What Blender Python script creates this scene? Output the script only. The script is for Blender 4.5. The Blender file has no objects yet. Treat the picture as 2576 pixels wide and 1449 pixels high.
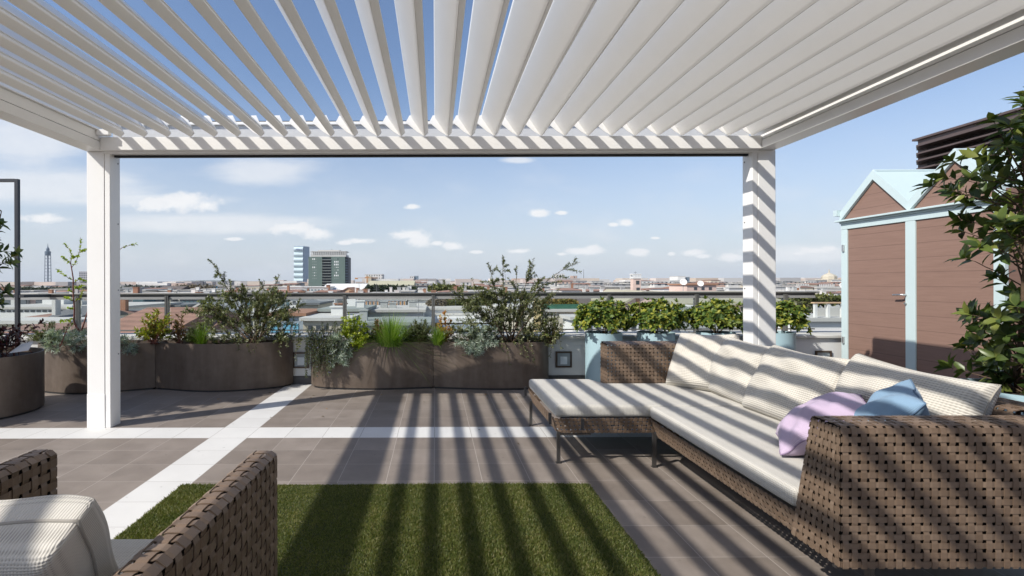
import bpy, bmesh, math, random
import numpy as np
from mathutils import Vector, Matrix

# ------------------------------------------------------------------ camera, sky, sun, exposure
scn = bpy.context.scene
COL = scn.collection
FPX, CX, HY, EYE = 1293.0, 1095.0, 712.0, 1.235      # focal length / principal point in a 2576 px wide picture, eye height
cam_data = bpy.data.cameras.new("camera")
cam_data.sensor_width = 36.0
cam_data.lens = 36.0 * FPX / 2576.0
cam_data.shift_x = (1288.0 - CX) / 2576.0
cam_data.shift_y = -(724.5 - HY) / 2576.0
cam_data.clip_start = 0.05
cam_data.clip_end = 60000.0
cam = bpy.data.objects.new("camera", cam_data)
COL.objects.link(cam)
cam.location = (0, 0, EYE)
cam.matrix_world = Matrix.Translation((0, 0, EYE)) @ Matrix.Rotation(math.radians(90), 4, 'X') @ Matrix.Rotation(math.radians(-0.15), 4, 'Z')
scn.camera = cam

SUN_DIR = Vector((0.9725, 0.589, -1.0)).normalized()   # the way the light travels
SUN_EL = math.asin(-SUN_DIR.z)
SUN_AZ = math.atan2(-SUN_DIR.x, -SUN_DIR.y)            # clockwise from +Y
sun_data = bpy.data.lights.new("sun", 'SUN')
sun_data.energy = 4.4
sun_data.angle = math.radians(0.55)
sun_data.color = (1.0, 0.95, 0.87)
sun = bpy.data.objects.new("sun", sun_data)
COL.objects.link(sun)
sun.rotation_euler = SUN_DIR.to_track_quat('-Z', 'Y').to_euler()
sun.location = (-20, -12, 25)

scn.view_settings.view_transform = 'Standard'
scn.view_settings.look = 'None'
scn.view_settings.exposure = 0.36
scn.view_settings.gamma = 1.0
scn.cycles.max_bounces = 8
scn.cycles.diffuse_bounces = 4
scn.cycles.glossy_bounces = 3
scn.cycles.transmission_bounces = 4
scn.cycles.transparent_max_bounces = 10
scn.cycles.volume_bounces = 0
scn.cycles.use_denoising = True

world = bpy.data.worlds.new("World")
scn.world = world
world.use_nodes = True


def build_sky():
    nt = world.node_tree
    nt.nodes.clear()
    N = nt.nodes.new
    L = nt.links.new
    out = N('ShaderNodeOutputWorld')
    bg = N('ShaderNodeBackground')
    bg.inputs['Strength'].default_value = 0.125
    L(bg.outputs[0], out.inputs[0])
    sky = N('ShaderNodeTexSky')
    sky.sky_type = 'NISHITA'
    sky.sun_disc = False
    sky.sun_elevation = SUN_EL
    sky.sun_rotation = SUN_AZ
    sky.altitude = 120
    sky.air_density = 1.0
    sky.dust_density = 1.1
    sky.ozone_density = 3.0

    def math_n(op, a, b=None, c=None, clamp=False):
        m = N('ShaderNodeMath')
        m.operation = op
        m.use_clamp = clamp
        for k, v in enumerate((a, b, c)):
            if v is None:
                continue
            if isinstance(v, (int, float)):
                m.inputs[k].default_value = v
            else:
                L(v, m.inputs[k])
        return m.outputs[0]

    def smooth(v, lo, hi):
        m = N('ShaderNodeMapRange')
        m.interpolation_type = 'SMOOTHSTEP'
        L(v, m.inputs['Value'])
        m.inputs['From Min'].default_value = lo
        m.inputs['From Max'].default_value = hi
        return m.outputs['Result']

    tc = N('ShaderNodeTexCoord')
    sep = N('ShaderNodeSeparateXYZ')
    L(tc.outputs['Generated'], sep.inputs[0])
    X, Y, Z = sep.outputs
    yy = math_n('MAXIMUM', Y, 0.02)
    u = math_n('DIVIDE', X, yy)
    w = math_n('DIVIDE', Z, yy)
    uv = N('ShaderNodeCombineXYZ')
    L(u, uv.inputs[0])
    L(w, uv.inputs[1])
    # turbulence that frays the cloud outlines
    def noise(scale, detail, sx=1.0, sy=1.0, rough=0.55):
        mp = N('ShaderNodeMapping')
        mp.inputs['Scale'].default_value = (sx, sy, 1)
        L(uv.outputs[0], mp.inputs['Vector'])
        n = N('ShaderNodeTexNoise')
        n.inputs['Scale'].default_value = scale
        n.inputs['Detail'].default_value = detail
        n.inputs['Roughness'].default_value = rough
        L(mp.outputs[0], n.inputs['Vector'])
        return n.outputs['Fac']
    n_fine = noise(30, 8, 1, 1.4, 0.66)
    n_mid = noise(7, 5, 1, 2.2)
    n_wisp = noise(3.0, 7, 1, 4.5, 0.6)

    def field(puffs):
        cur = None
        for (px, py, a, b) in puffs:
            s = N('ShaderNodeVectorMath')
            s.operation = 'SUBTRACT'
            L(uv.outputs[0], s.inputs[0])
            s.inputs[1].default_value = ((px - CX) / FPX, (HY - py) / FPX, 0)
            m = N('ShaderNodeVectorMath')
            m.operation = 'MULTIPLY'
            L(s.outputs[0], m.inputs[0])
            m.inputs[1].default_value = (FPX / a, FPX / b, 0)
            ln = N('ShaderNodeVectorMath')
            ln.operation = 'LENGTH'
            L(m.outputs[0], ln.inputs[0])
            d = ln.outputs['Value']
            cur = d if cur is None else math_n('SMOOTH_MIN', cur, d, 0.25)
        return cur
    puffs = [(440, 508, 95, 22), (385, 512, 50, 20), (470, 497, 45, 16), (520, 515, 30, 16), (108, 547, 50, 12), (735, 573, 58, 16),
             (800, 586, 36, 15), (1052, 602, 34, 20), (1030, 592, 40, 12), (1140, 619, 30, 10), (1352, 537, 26, 10), (1575, 562, 20, 9),
             (1470, 633, 40, 9), (1490, 627, 20, 9), (1608, 636, 24, 9), (1305, 632, 24, 6), (1740, 638, 30, 8), (1840, 650, 36, 11),
             (2050, 633, 52, 9), (2085, 629, 26, 8), (1038, 520, 18, 6), (905, 606, 36, 7), (1690, 640, 10, 5), (1010, 590, 26, 6), (1410, 640, 14, 4), (1545, 566, 14, 5), (870, 610, 20, 5), (1100, 612, 16, 6), (1200, 634, 18, 4), (1415, 536, 14, 5), (1770, 646, 20, 5), (2010, 640, 22, 5), (590, 600, 24, 4), (1650, 600, 12, 3)]
    f1 = field(puffs)
    d1 = math_n('ADD', f1, math_n('MULTIPLY', math_n('SUBTRACT', n_fine, 0.5), 2.5))
    c1 = math_n('SUBTRACT', 1.0, smooth(d1, 0.42, 1.45))
    wisps = [(90, 470, 320, 50), (330, 500, 300, 14), (650, 432, 150, 42), (1300, 403, 40, 9), (80, 345, 170, 70), (480, 560, 330, 26), (2020, 640, 150, 25)]
    f2 = field(wisps)
    d2 = math_n('ADD', f2, math_n('MULTIPLY', math_n('SUBTRACT', n_wisp, 0.5), 2.2))
    c2 = math_n('MULTIPLY', math_n('SUBTRACT', 1.0, smooth(d2, 0.35, 1.3)), 0.62)
    veil = math_n('MULTIPLY', smooth(n_mid, 0.45, 0.8), math_n('MULTIPLY', math_n('SUBTRACT', 1.0, smooth(w, 0.02, 0.36)), 0.28))
    c = math_n('MAXIMUM', math_n('MULTIPLY', c1, 0.95), math_n('MAXIMUM', c2, veil))
    front = smooth(Y, 0.02, 0.12)
    up = smooth(Z, 0.0, 0.02)
    c = math_n('MULTIPLY', c, math_n('MULTIPLY', front, up), clamp=True)
    # cloud colour wavers between bluish and warm white with the fine noise
    shade = N('ShaderNodeMix')
    shade.data_type = 'RGBA'
    L(n_fine, shade.inputs['Factor'])
    shade.inputs['A'].default_value = (5.2, 5.35, 5.6, 1)
    shade.inputs['B'].default_value = (6.6, 6.55, 6.5, 1)
    mix = N('ShaderNodeMix')
    mix.data_type = 'RGBA'
    L(c, mix.inputs['Factor'])
    tint = N('ShaderNodeMix')
    tint.data_type = 'RGBA'
    tint.blend_type = 'MULTIPLY'
    tint.inputs['Factor'].default_value = 1.0
    L(sky.outputs[0], tint.inputs['A'])
    tint.inputs['B'].default_value = (1.01, 0.985, 1.0, 1)
    # pale spring haze that whitens the sky towards the horizon
    hz = N('ShaderNodeMix')
    hz.data_type = 'RGBA'
    el = math_n('SUBTRACT', 1.0, smooth(Z, -0.05, 0.39))
    L(math_n('MULTIPLY', el, math_n('MULTIPLY_ADD', n_mid, 0.25, 0.74)), hz.inputs['Factor'])
    L(tint.outputs['Result'], hz.inputs['A'])
    hz.inputs['B'].default_value = (4.05, 4.35, 4.85, 1)
    L(hz.outputs['Result'], mix.inputs['A'])
    L(shade.outputs['Result'], mix.inputs['B'])
    L(mix.outputs['Result'], bg.inputs['Color'])


build_sky()

# ------------------------------------------------------------------ helpers
rng = np.random.default_rng(7)
R = random.Random(11)


def at(px, py, Y):
    """point seen at (px, py) of the 2576 px picture, standing Y metres away"""
    return Vector(((px - CX) / FPX * Y, Y, EYE - (py - HY) / FPX * Y))


def gx(px, Y):
    return (px - CX) / FPX * Y


def gz(py, Y):
    return EYE - (py - HY) / FPX * Y


class MB:
    """collects faces, then links them as ONE mesh object"""
    def __init__(self):
        self.v = []
        self.f = []
        self.mi = []
        self.m = 0

    def add(self, vs, fs):
        o = len(self.v)
        self.v.extend([tuple(p) for p in vs])
        self.f.extend([tuple(i + o for i in f) for f in fs])
        self.mi.extend([self.m] * len(fs))

    def box(self, x0, x1, y0, y1, z0, z1):
        if x0 > x1: x0, x1 = x1, x0
        if y0 > y1: y0, y1 = y1, y0
        if z0 > z1: z0, z1 = z1, z0
        vs = [(x, y, z) for z in (z0, z1) for y in (y0, y1) for x in (x0, x1)]
        self.add(vs, [(0, 2, 3, 1), (4, 5, 7, 6), (0, 1, 5, 4), (2, 6, 7, 3), (0, 4, 6, 2), (1, 3, 7, 5)])
        return self

    def hexa(self, bottom, top):
        """bottom, top: four points each, in the same turning sense"""
        self.add(list(bottom) + list(top), [(3, 2, 1, 0), (4, 5, 6, 7), (0, 1, 5, 4), (1, 2, 6, 5), (2, 3, 7, 6), (3, 0, 4, 7)])
        return self

    def prism(self, pts, vec):
        """closed outline pts (3D) pushed along vec"""
        n = len(pts)
        p = [Vector(q) for q in pts]
        vec = Vector(vec)
        self.add(p + [q + vec for q in p], [tuple(range(n - 1, -1, -1)), tuple(range(n, 2 * n))] +
                 [(i, (i + 1) % n, n + (i + 1) % n, n + i) for i in range(n)])
        return self

    def tube(self, pts, r0, r1=None, n=6, cap=True):
        r1 = r0 if r1 is None else r1
        pts = [Vector(p) for p in pts]
        m = len(pts)
        rings = []
        prev = None
        for i, p in enumerate(pts):
            d = (pts[min(i + 1, m - 1)] - pts[max(i - 1, 0)])
            d = d.normalized() if d.length > 1e-9 else Vector((0, 0, 1))
            a = (prev - d * prev.dot(d)) if prev is not None else d.orthogonal()
            if a.length < 1e-6:
                a = d.orthogonal()
            a.normalize()
            prev = a
            b = d.cross(a)
            r = r0 + (r1 - r0) * i / max(1, m - 1)
            rings.append([p + (a * math.cos(t) + b * math.sin(t)) * r for t in [2 * math.pi * k / n for k in range(n)]])
        vs = [q for ring in rings for q in ring]
        fs = []
        for i in range(m - 1):
            for k in range(n):
                a, b = i * n + k, i * n + (k + 1) % n
                fs.append((a, b, b + n, a + n))
        if cap:
            fs.append(tuple(range(n - 1, -1, -1)))
            fs.append(tuple(range((m - 1) * n, m * n)))
        self.add(vs, fs)
        return self

    def lathe(self, prof, cx, cy, n=32, cap=False):
        vs, fs = [], []
        for (r, z) in prof:
            for k in range(n):
                t = 2 * math.pi * k / n
                vs.append((cx + r * math.cos(t), cy + r * math.sin(t), z))
        for i in range(len(prof) - 1):
            for k in range(n):
                a, b = i * n + k, i * n + (k + 1) % n
                fs.append((a, b, b + n, a + n))
        if cap:
            fs.append(tuple(range(n - 1, -1, -1)))
            fs.append(tuple(range((len(prof) - 1) * n, len(prof) * n)))
        self.add(vs, fs)
        return self

    def build(self, name, mat=None, parent=None, smooth=False, bevel=0, seg=2, solid=0):
        me = bpy.data.meshes.new(name)
        me.from_pydata(self.v, [], self.f)
        mats = mat if isinstance(mat, (list, tuple)) else [mat]
        for q in mats:
            if q: me.materials.append(q)
        if len(mats) > 1:
            me.polygons.foreach_set('material_index', self.mi)
        if smooth:
            me.polygons.foreach_set('use_smooth', [True] * len(me.polygons))
        me.update()
        return link(name, me, parent, bevel, seg, solid)


def link(name, me, parent=None, bevel=0, seg=2, solid=0):
    o = bpy.data.objects.new(name, me)
    COL.objects.link(o)
    if parent is not None:
        o.parent = parent
        q = parent
        off = Vector((0, 0, 0))
        while q is not None:
            off += q.location
            q = q.parent
        o.location = -off
    if solid:
        m = o.modifiers.new('thickness', 'SOLIDIFY')
        m.thickness = solid
        m.offset = 0
    if bevel:
        m = o.modifiers.new('bevel', 'BEVEL')
        m.width = bevel
        m.segments = seg
        m.limit_method = 'ANGLE'
        m.angle_limit = math.radians(40)
        for p in me.polygons: p.use_smooth = True
        w = o.modifiers.new('normals', 'WEIGHTED_NORMAL')
        w.keep_sharp = True
    return o


def empty(name, loc, label, cat, group=None):
    o = bpy.data.objects.new(name, None)
    o.empty_display_size = 0.1
    COL.objects.link(o)
    o.location = loc
    return tag(o, label, cat, group)


def tag(o, label=None, cat=None, group=None, kind=None):
    if label: o['label'] = label
    if cat: o['category'] = cat
    if group: o['group'] = group
    if kind: o['kind'] = kind
    return o


def copy_tree(o, parent=None):
    c = o.copy()
    COL.objects.link(c)
    if parent is not None:
        c.parent = parent
    for ch in list(o.children):
        copy_tree(ch, c)
    return c


# ------------------------------------------------------------------ materials
def new_mat(name):
    m = bpy.data.materials.new(name)
    m.use_nodes = True
    nt = m.node_tree
    bs = nt.nodes['Principled BSDF']
    return m, nt, bs


def ramp(nt, fac, stops):
    r = nt.nodes.new('ShaderNodeValToRGB')
    els = r.color_ramp.elements
    while len(els) < len(stops):
        els.new(0.5)
    for e, (p, c) in zip(els, stops):
        e.position = p
        e.color = (*c, 1)
    nt.links.new(fac, r.inputs['Fac'])
    return r.outputs['Color']


def tex_coord(nt, kind='Object', scale=(1, 1, 1)):
    tc = nt.nodes.new('ShaderNodeTexCoord')
    mp = nt.nodes.new('ShaderNodeMapping')
    mp.inputs['Scale'].default_value = scale
    nt.links.new(tc.outputs[kind], mp.inputs['Vector'])
    return mp.outputs['Vector']


def noise_n(nt, vec, scale, detail=4, rough=0.55):
    n = nt.nodes.new('ShaderNodeTexNoise')
    n.inputs['Scale'].default_value = scale
    n.inputs['Detail'].default_value = detail
    n.inputs['Roughness'].default_value = rough
    if vec is not None:
        nt.links.new(vec, n.inputs['Vector'])
    return n.outputs['Fac']


def bump_n(nt, bs, height, strength=0.3, dist=0.01):
    b = nt.nodes.new('ShaderNodeBump')
    b.inputs['Strength'].default_value = strength
    b.inputs['Distance'].default_value = dist
    nt.links.new(height, b.inputs['Height'])
    nt.links.new(b.outputs[0], bs.inputs['Normal'])


def plain(name, col, rough=0.6, metal=0.0, var=0.12, scale=6.0, stretch=(1, 1, 1), bump=0.0, bscale=60.0, spec=0.5):
    m, nt, bs = new_mat(name)
    v = tex_coord(nt, 'Object', stretch)
    f = noise_n(nt, v, scale, 5)
    lo = [max(0, c * (1 - var)) for c in col]
    hi = [min(1, c * (1 + var)) for c in col]
    nt.links.new(ramp(nt, f, [(0.3, lo), (0.7, hi)]), bs.inputs['Base Color'])
    bs.inputs['Roughness'].default_value = rough
    bs.inputs['Metallic'].default_value = metal
    bs.inputs['Specular IOR Level'].default_value = spec
    if bump:
        bump_n(nt, bs, noise_n(nt, v, bscale, 3), bump, 0.004)
    return m


def leafmat(name, cols, rough=0.45, trans=0.25, spec=0.4, patches=False):
    """every leaf takes its own tint from cols"""
    m, nt, bs = new_mat(name)
    geo = nt.nodes.new('ShaderNodeNewGeometry')
    n = len(cols)
    c = ramp(nt, geo.outputs['Random Per Island'], [(k / max(1, n - 1), q) for k, q in enumerate(cols)])
    if patches:
        mp = nt.nodes.new('ShaderNodeMix')
        mp.data_type = 'RGBA'
        mp.blend_type = 'MULTIPLY'
        mp.inputs['Factor'].default_value = 1.0
        nt.links.new(c, mp.inputs['A'])
        nt.links.new(ramp(nt, noise_n(nt, tex_coord(nt), 5.0, 6, 0.65), [(0.3, (0.72, 0.78, 0.75)), (0.7, (1.22, 1.12, 1.15))]), mp.inputs['B'])
        c = mp.outputs['Result']
    nt.links.new(c, bs.inputs['Base Color'])
    bs.inputs['Roughness'].default_value = rough
    bs.inputs['Specular IOR Level'].default_value = spec
    tr = nt.nodes.new('ShaderNodeBsdfTranslucent')
    g = nt.nodes.new('ShaderNodeMix')
    g.data_type = 'RGBA'
    g.blend_type = 'MULTIPLY'
    g.inputs['Factor'].default_value = 1.0
    nt.links.new(c, g.inputs['A'])
    g.inputs['B'].default_value = (1.5, 1.6, 0.6, 1)
    nt.links.new(g.outputs['Result'], tr.inputs['Color'])
    mx = nt.nodes.new('ShaderNodeMixShader')
    mx.inputs[0].default_value = trans
    nt.links.new(bs.outputs[0], mx.inputs[1])
    nt.links.new(tr.outputs[0], mx.inputs[2])
    nt.links.new(mx.outputs[0], nt.nodes['Material Output'].inputs['Surface'])
    return m


M = {}
M['white_metal'] = plain('white powder coat', (0.84, 0.835, 0.815), 0.32, 0, 0.015, 3)
M['louvre'] = plain('white louvre paint', (0.86, 0.85, 0.82), 0.34, 0, 0.02, 2)
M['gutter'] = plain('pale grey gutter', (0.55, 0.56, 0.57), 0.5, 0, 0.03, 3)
M['black'] = plain('black rubber', (0.012, 0.012, 0.014), 0.5, 0, 0.1)
M['dark_metal'] = plain('anthracite metal', (0.045, 0.048, 0.055), 0.45, 0.3, 0.08)
M['rail_metal'] = plain('grey rail metal', (0.17, 0.17, 0.16), 0.4, 0.5, 0.06, 3)
M['rail_pale'] = plain('pale rail face', (0.36, 0.36, 0.35), 0.45, 0.3, 0.06, 3)
M['leg_metal'] = plain('brushed dark steel', (0.12, 0.115, 0.11), 0.35, 0.8, 0.1)
M['wall_white'] = plain('white render wall', (0.66, 0.67, 0.66), 0.85, 0, 0.05, 2.5, bump=0.15, bscale=90)
M['coping'] = plain('stone coping', (0.50, 0.50, 0.47), 0.75, 0, 0.10, 4, bump=0.1)
M['skirting'] = plain('dark tile skirting', (0.07, 0.068, 0.068), 0.6, 0, 0.15, 4)
M['planter'] = None
M['soil'] = plain('dark soil', (0.035, 0.024, 0.017), 0.95, 0, 0.4, 40, bump=0.9, bscale=120)
M['pale_blue'] = plain('pale blue paint', (0.34, 0.48, 0.53), 0.45, 0, 0.03, 2)
M['shed_blue'] = plain('pale turquoise paint', (0.49, 0.595, 0.605), 0.5, 0, 0.03, 2)
M['steel'] = plain('satin steel', (0.6, 0.6, 0.6), 0.3, 0.9, 0.05)
M['stem'] = plain('brown stem', (0.10, 0.065, 0.04), 0.8, 0, 0.25, 30)
M['stem_red'] = plain('reddish stem', (0.16, 0.055, 0.04), 0.7, 0, 0.25, 30)
M['stem_green'] = plain('green stem', (0.10, 0.13, 0.05), 0.7, 0, 0.25, 30)
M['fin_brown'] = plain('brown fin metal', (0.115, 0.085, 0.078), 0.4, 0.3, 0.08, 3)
M['fin_dark'] = plain('dark brown fin backing', (0.03, 0.023, 0.022), 0.6, 0, 0.1, 3)


def bronze():
    m, nt, bs = new_mat('brown bronze sheet')
    v = tex_coord(nt, 'Object', (1.2, 1.2, 0.22))
    f = noise_n(nt, v, 3.5, 6, 0.6)
    f2 = noise_n(nt, tex_coord(nt), 14, 5, 0.6)
    mx = nt.nodes.new('ShaderNodeMath')
    mx.operation = 'MULTIPLY_ADD'
    nt.links.new(f, mx.inputs[0])
    mx.inputs[1].default_value = 0.75
    ad = nt.nodes.new('ShaderNodeMath')
    ad.operation = 'MULTIPLY'
    nt.links.new(f2, ad.inputs[0])
    ad.inputs[1].default_value = 0.25
    nt.links.new(ad.outputs[0], mx.inputs[2])
    c = ramp(nt, mx.outputs[0], [(0.30, (0.080, 0.058, 0.043)), (0.50, (0.130, 0.100, 0.079)), (0.70, (0.195, 0.156, 0.127))])
    nt.links.new(c, bs.inputs['Base Color'])
    bs.inputs['Roughness'].default_value = 0.48
    bs.inputs['Metallic'].default_value = 0.25
    return m


M['planter'] = bronze()


def tiles_mat():
    m, nt, bs = new_mat('terrace tiles')
    N = nt.nodes.new
    L = nt.links.new
    tc = N('ShaderNodeTexCoord')
    sep = N('ShaderNodeSeparateXYZ')
    L(tc.outputs['Object'], sep.inputs[0])

    def mth(op, a, b=None, c=None):
        n = N('ShaderNodeMath')
        n.operation = op
        for k, q in enumerate((a, b, c)):
            if q is None: continue
            if isinstance(q, (int, float)): n.inputs[k].default_value = q
            else: L(q, n.inputs[k])
        return n.outputs[0]
    ux = mth('DIVIDE', mth('SUBTRACT', sep.outputs[0], -1.81), 0.30)
    uy = mth('DIVIDE', mth('SUBTRACT', sep.outputs[1], 4.11), 0.30)
    fx, fy = mth('FRACT', ux), mth('FRACT', uy)
    cx, cy = mth('FLOOR', ux), mth('FLOOR', uy)
    ex = mth('MINIMUM', fx, mth('SUBTRACT', 1.0, fx))
    ey = mth('MINIMUM', fy, mth('SUBTRACT', 1.0, fy))
    gro = mth('MAXIMUM', mth('LESS_THAN', ex, 0.0065), mth('LESS_THAN', ey, 0.0055))

    def eq(a, val):
        return mth('COMPARE', a, val, 0.25)
    sx = eq(cx, 0.0)
    sy = eq(cy, 0.0)
    strip = mth('MAXIMUM', sx, sy)
    comb = N('ShaderNodeCombineXYZ')
    L(cx, comb.inputs[0]); L(cy, comb.inputs[1])
    wn = N('ShaderNodeTexWhiteNoise')
    wn.noise_dimensions = '2D'
    L(comb.outputs[0], wn.inputs['Vector'])
    # cloudy stone, streaked a little differently in each tile
    off = N('ShaderNodeVectorMath'); off.operation = 'MULTIPLY_ADD'
    L(wn.outputs['Color'], off.inputs[0]); off.inputs[1].default_value = (7, 7, 0)
    L(tc.outputs['Object'], off.inputs[2])
    n1 = noise_n(nt, off.outputs[0], 4.5, 7, 0.62)
    n2 = noise_n(nt, tc.outputs['Object'], 0.9, 4, 0.6)
    tone = mth('MULTIPLY_ADD', n1, 0.6, mth('MULTIPLY_ADD', wn.outputs['Value'], 0.20, mth('MULTIPLY', n2, 0.28)))
    brown = ramp(nt, tone, [(0.22, (0.120, 0.098, 0.081)), (0.5, (0.185, 0.155, 0.131)), (0.82, (0.265, 0.228, 0.199))])
    white = ramp(nt, tone, [(0.25, (0.52, 0.515, 0.50)), (0.8, (0.62, 0.615, 0.60))])
    mx = N('ShaderNodeMix'); mx.data_type = 'RGBA'
    L(strip, mx.inputs['Factor']); L(brown, mx.inputs['A']); L(white, mx.inputs['B'])
    gcol = N('ShaderNodeMix'); gcol.data_type = 'RGBA'
    L(strip, gcol.inputs['Factor'])
    gcol.inputs['A'].default_value = (0.33, 0.295, 0.265, 1)
    gcol.inputs['B'].default_value = (0.30, 0.28, 0.26, 1)
    fin = N('ShaderNodeMix'); fin.data_type = 'RGBA'
    L(gro, fin.inputs['Factor']); L(mx.outputs['Result'], fin.inputs['A']); L(gcol.outputs['Result'], fin.inputs['B'])
    # a few dark specks of dirt
    sp = noise_n(nt, tc.outputs['Object'], 26, 2, 0.4)
    spk = N('ShaderNodeMapRange'); L(sp, spk.inputs['Value'])
    spk.inputs['From Min'].default_value = 0.70; spk.inputs['From Max'].default_value = 0.76
    spk.inputs['To Max'].default_value = 0.35
    f2 = N('ShaderNodeMix'); f2.data_type = 'RGBA'
    L(spk.outputs[0], f2.inputs['Factor']); L(fin.outputs['Result'], f2.inputs['A'])
    f2.inputs['B'].default_value = (0.06, 0.05, 0.04, 1)
    L(f2.outputs['Result'], bs.inputs['Base Color'])
    rr = N('ShaderNodeMapRange'); L(n1, rr.inputs['Value'])
    rr.inputs['To Min'].default_value = 0.48; rr.inputs['To Max'].default_value = 0.72
    L(rr.outputs[0], bs.inputs['Roughness'])
    h = mth('SUBTRACT', mth('MULTIPLY', n1, 0.25), gro)
    bump_n(nt, bs, h, 0.25, 0.003)
    return m


def wicker_mat():
    m, nt, bs = new_mat('brown woven strap')
    geo = nt.nodes.new('ShaderNodeNewGeometry')
    c = ramp(nt, geo.outputs['Random Per Island'], [(0, (0.145, 0.099, 0.067)), (0.5, (0.17, 0.119, 0.083)), (1, (0.20, 0.144, 0.103))])
    v = tex_coord(nt)
    f = noise_n(nt, v, 9, 4)
    mx = nt.nodes.new('ShaderNodeMix'); mx.data_type = 'RGBA'; mx.blend_type = 'MULTIPLY'
    mx.inputs['Factor'].default_value = 0.6
    nt.links.new(c, mx.inputs['A'])
    nt.links.new(ramp(nt, f, [(0.3, (0.72, 0.72, 0.72)), (0.7, (1.1, 1.08, 1.05))]), mx.inputs['B'])
    nt.links.new(mx.outputs['Result'], bs.inputs['Base Color'])
    bs.inputs['Roughness'].default_value = 0.5
    bump_n(nt, bs, noise_n(nt, v, 300, 2), 0.25, 0.002)
    return m


def fabric_mat(name, col, ribs=110.0, strength=0.6, waffle=0.5):
    m, nt, bs = new_mat(name)
    tc = nt.nodes.new('ShaderNodeTexCoord')
    uvo = tc.outputs['UV']
    def wave(axis, sc):
        w = nt.nodes.new('ShaderNodeTexWave')
        w.wave_type = 'BANDS'; w.bands_direction = axis
        w.inputs['Scale'].default_value = sc
        w.inputs['Distortion'].default_value = 0.6
        w.inputs['Detail'].default_value = 1.0
        w.inputs['Detail Scale'].default_value = 2.0
        nt.links.new(uvo, w.inputs['Vector'])
        return w.outputs['Fac']
    a, b = wave('Y', ribs), wave('X', ribs * 0.8)
    mm = nt.nodes.new('ShaderNodeMath'); mm.operation = 'MULTIPLY_ADD'
    nt.links.new(b, mm.inputs[0]); mm.inputs[1].default_value = waffle
    nt.links.new(a, mm.inputs[2])
    f = noise_n(nt, tex_coord(nt), 7, 5)
    base = ramp(nt, f, [(0.3, [q * 0.93 for q in col]), (0.7, [min(1, q * 1.04) for q in col])])
    mx = nt.nodes.new('ShaderNodeMix'); mx.data_type = 'RGBA'; mx.blend_type = 'MULTIPLY'
    mx.inputs['Factor'].default_value = 1.0
    nt.links.new(base, mx.inputs['A'])
    nt.links.new(ramp(nt, mm.outputs[0], [(0.0, (0.62, 0.61, 0.60)), (0.55, (0.95, 0.95, 0.95)), (1.0, (1.03, 1.03, 1.03))]), mx.inputs['B'])
    nt.links.new(mx.outputs['Result'], bs.inputs['Base Color'])
    bs.inputs['Roughness'].default_value = 0.92
    bs.inputs['Specular IOR Level'].default_value = 0.15
    bs.inputs['Sheen Weight'].default_value = 0.15
    bump_n(nt, bs, mm.outputs[0], strength, 0.004)
    return m


def plank_mat():
    m, nt, bs = new_mat('brown composite planks')
    v = tex_coord(nt, 'Object', (1, 1.3, 22))
    f = noise_n(nt, v, 3.0, 6, 0.65)
    c = ramp(nt, f, [(0.3, (0.205, 0.125, 0.096)), (0.7, (0.245, 0.152, 0.118))])
    tc = nt.nodes.new('ShaderNodeTexCoord')
    sep = nt.nodes.new('ShaderNodeSeparateXYZ')
    nt.links.new(tc.outputs['Object'], sep.inputs[0])
    def mth(op, a, b):
        n = nt.nodes.new('ShaderNodeMath'); n.operation = op
        nt.links.new(a, n.inputs[0]); n.inputs[1].default_value = b
        return n.outputs[0]
    g = mth('LESS_THAN', mth('FRACT', mth('DIVIDE', sep.outputs[2], 0.148), 0), 0.035)
    mx = nt.nodes.new('ShaderNodeMix'); mx.data_type = 'RGBA'
    nt.links.new(g, mx.inputs['Factor']); nt.links.new(c, mx.inputs['A'])
    mx.inputs['B'].default_value = (0.14, 0.085, 0.066, 1)
    nt.links.new(mx.outputs['Result'], bs.inputs['Base Color'])
    bs.inputs['Roughness'].default_value = 0.7
    return m


def glass_mat(name, tint, opacity=0.08, rough=0.02):
    m, nt, bs = new_mat(name)
    nt.nodes.remove(bs)
    t = nt.nodes.new('ShaderNodeBsdfTransparent')
    t.inputs['Color'].default_value = (*tint, 1)
    g = nt.nodes.new('ShaderNodeBsdfGlossy')
    g.inputs['Roughness'].default_value = rough
    fr = nt.nodes.new('ShaderNodeFresnel')
    fr.inputs['IOR'].default_value = 1.35
    mx = nt.nodes.new('ShaderNodeMixShader')
    nt.links.new(fr.outputs[0], mx.inputs[0])
    nt.links.new(t.outputs[0], mx.inputs[1])
    nt.links.new(g.outputs[0], mx.inputs[2])
    nt.links.new(mx.outputs[0], nt.nodes['Material Output'].inputs['Surface'])
    return m


M['tiles'] = tiles_mat()
M['wicker'] = wicker_mat()
M['cream'] = fabric_mat('cream ribbed outdoor fabric', (0.56, 0.53, 0.47), 27.0, 0.5, 0.40)
M['cream_near'] = fabric_mat('cream waffle fabric', (0.50, 0.475, 0.43), 62.0, 0.4, 0.8)
M['cream_seat'] = fabric_mat('cream fine seat fabric', (0.52, 0.50, 0.455), 40.0, 0.4, 0.8)
M['lilac'] = fabric_mat('lilac linen', (0.46, 0.37, 0.49), 130.0, 0.12, 0.9)
M['blue_linen'] = fabric_mat('blue linen', (0.20, 0.31, 0.43), 130.0, 0.12, 0.9)
M['planks'] = plank_mat()
M['rail_glass'] = glass_mat('clear rail glass', (0.93, 0.955, 0.95))

# ------------------------------------------------------------------ terrace floor, ground
floor = MB()
floor.box(-9.0, 6.6, -5.0, 6.31, -0.25, 0.0)
tag(floor.build('terrace_floor', M['tiles']), 'terrace paved in square brown tiles crossed by white tile strips', None, None, 'structure')
del floor

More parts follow.
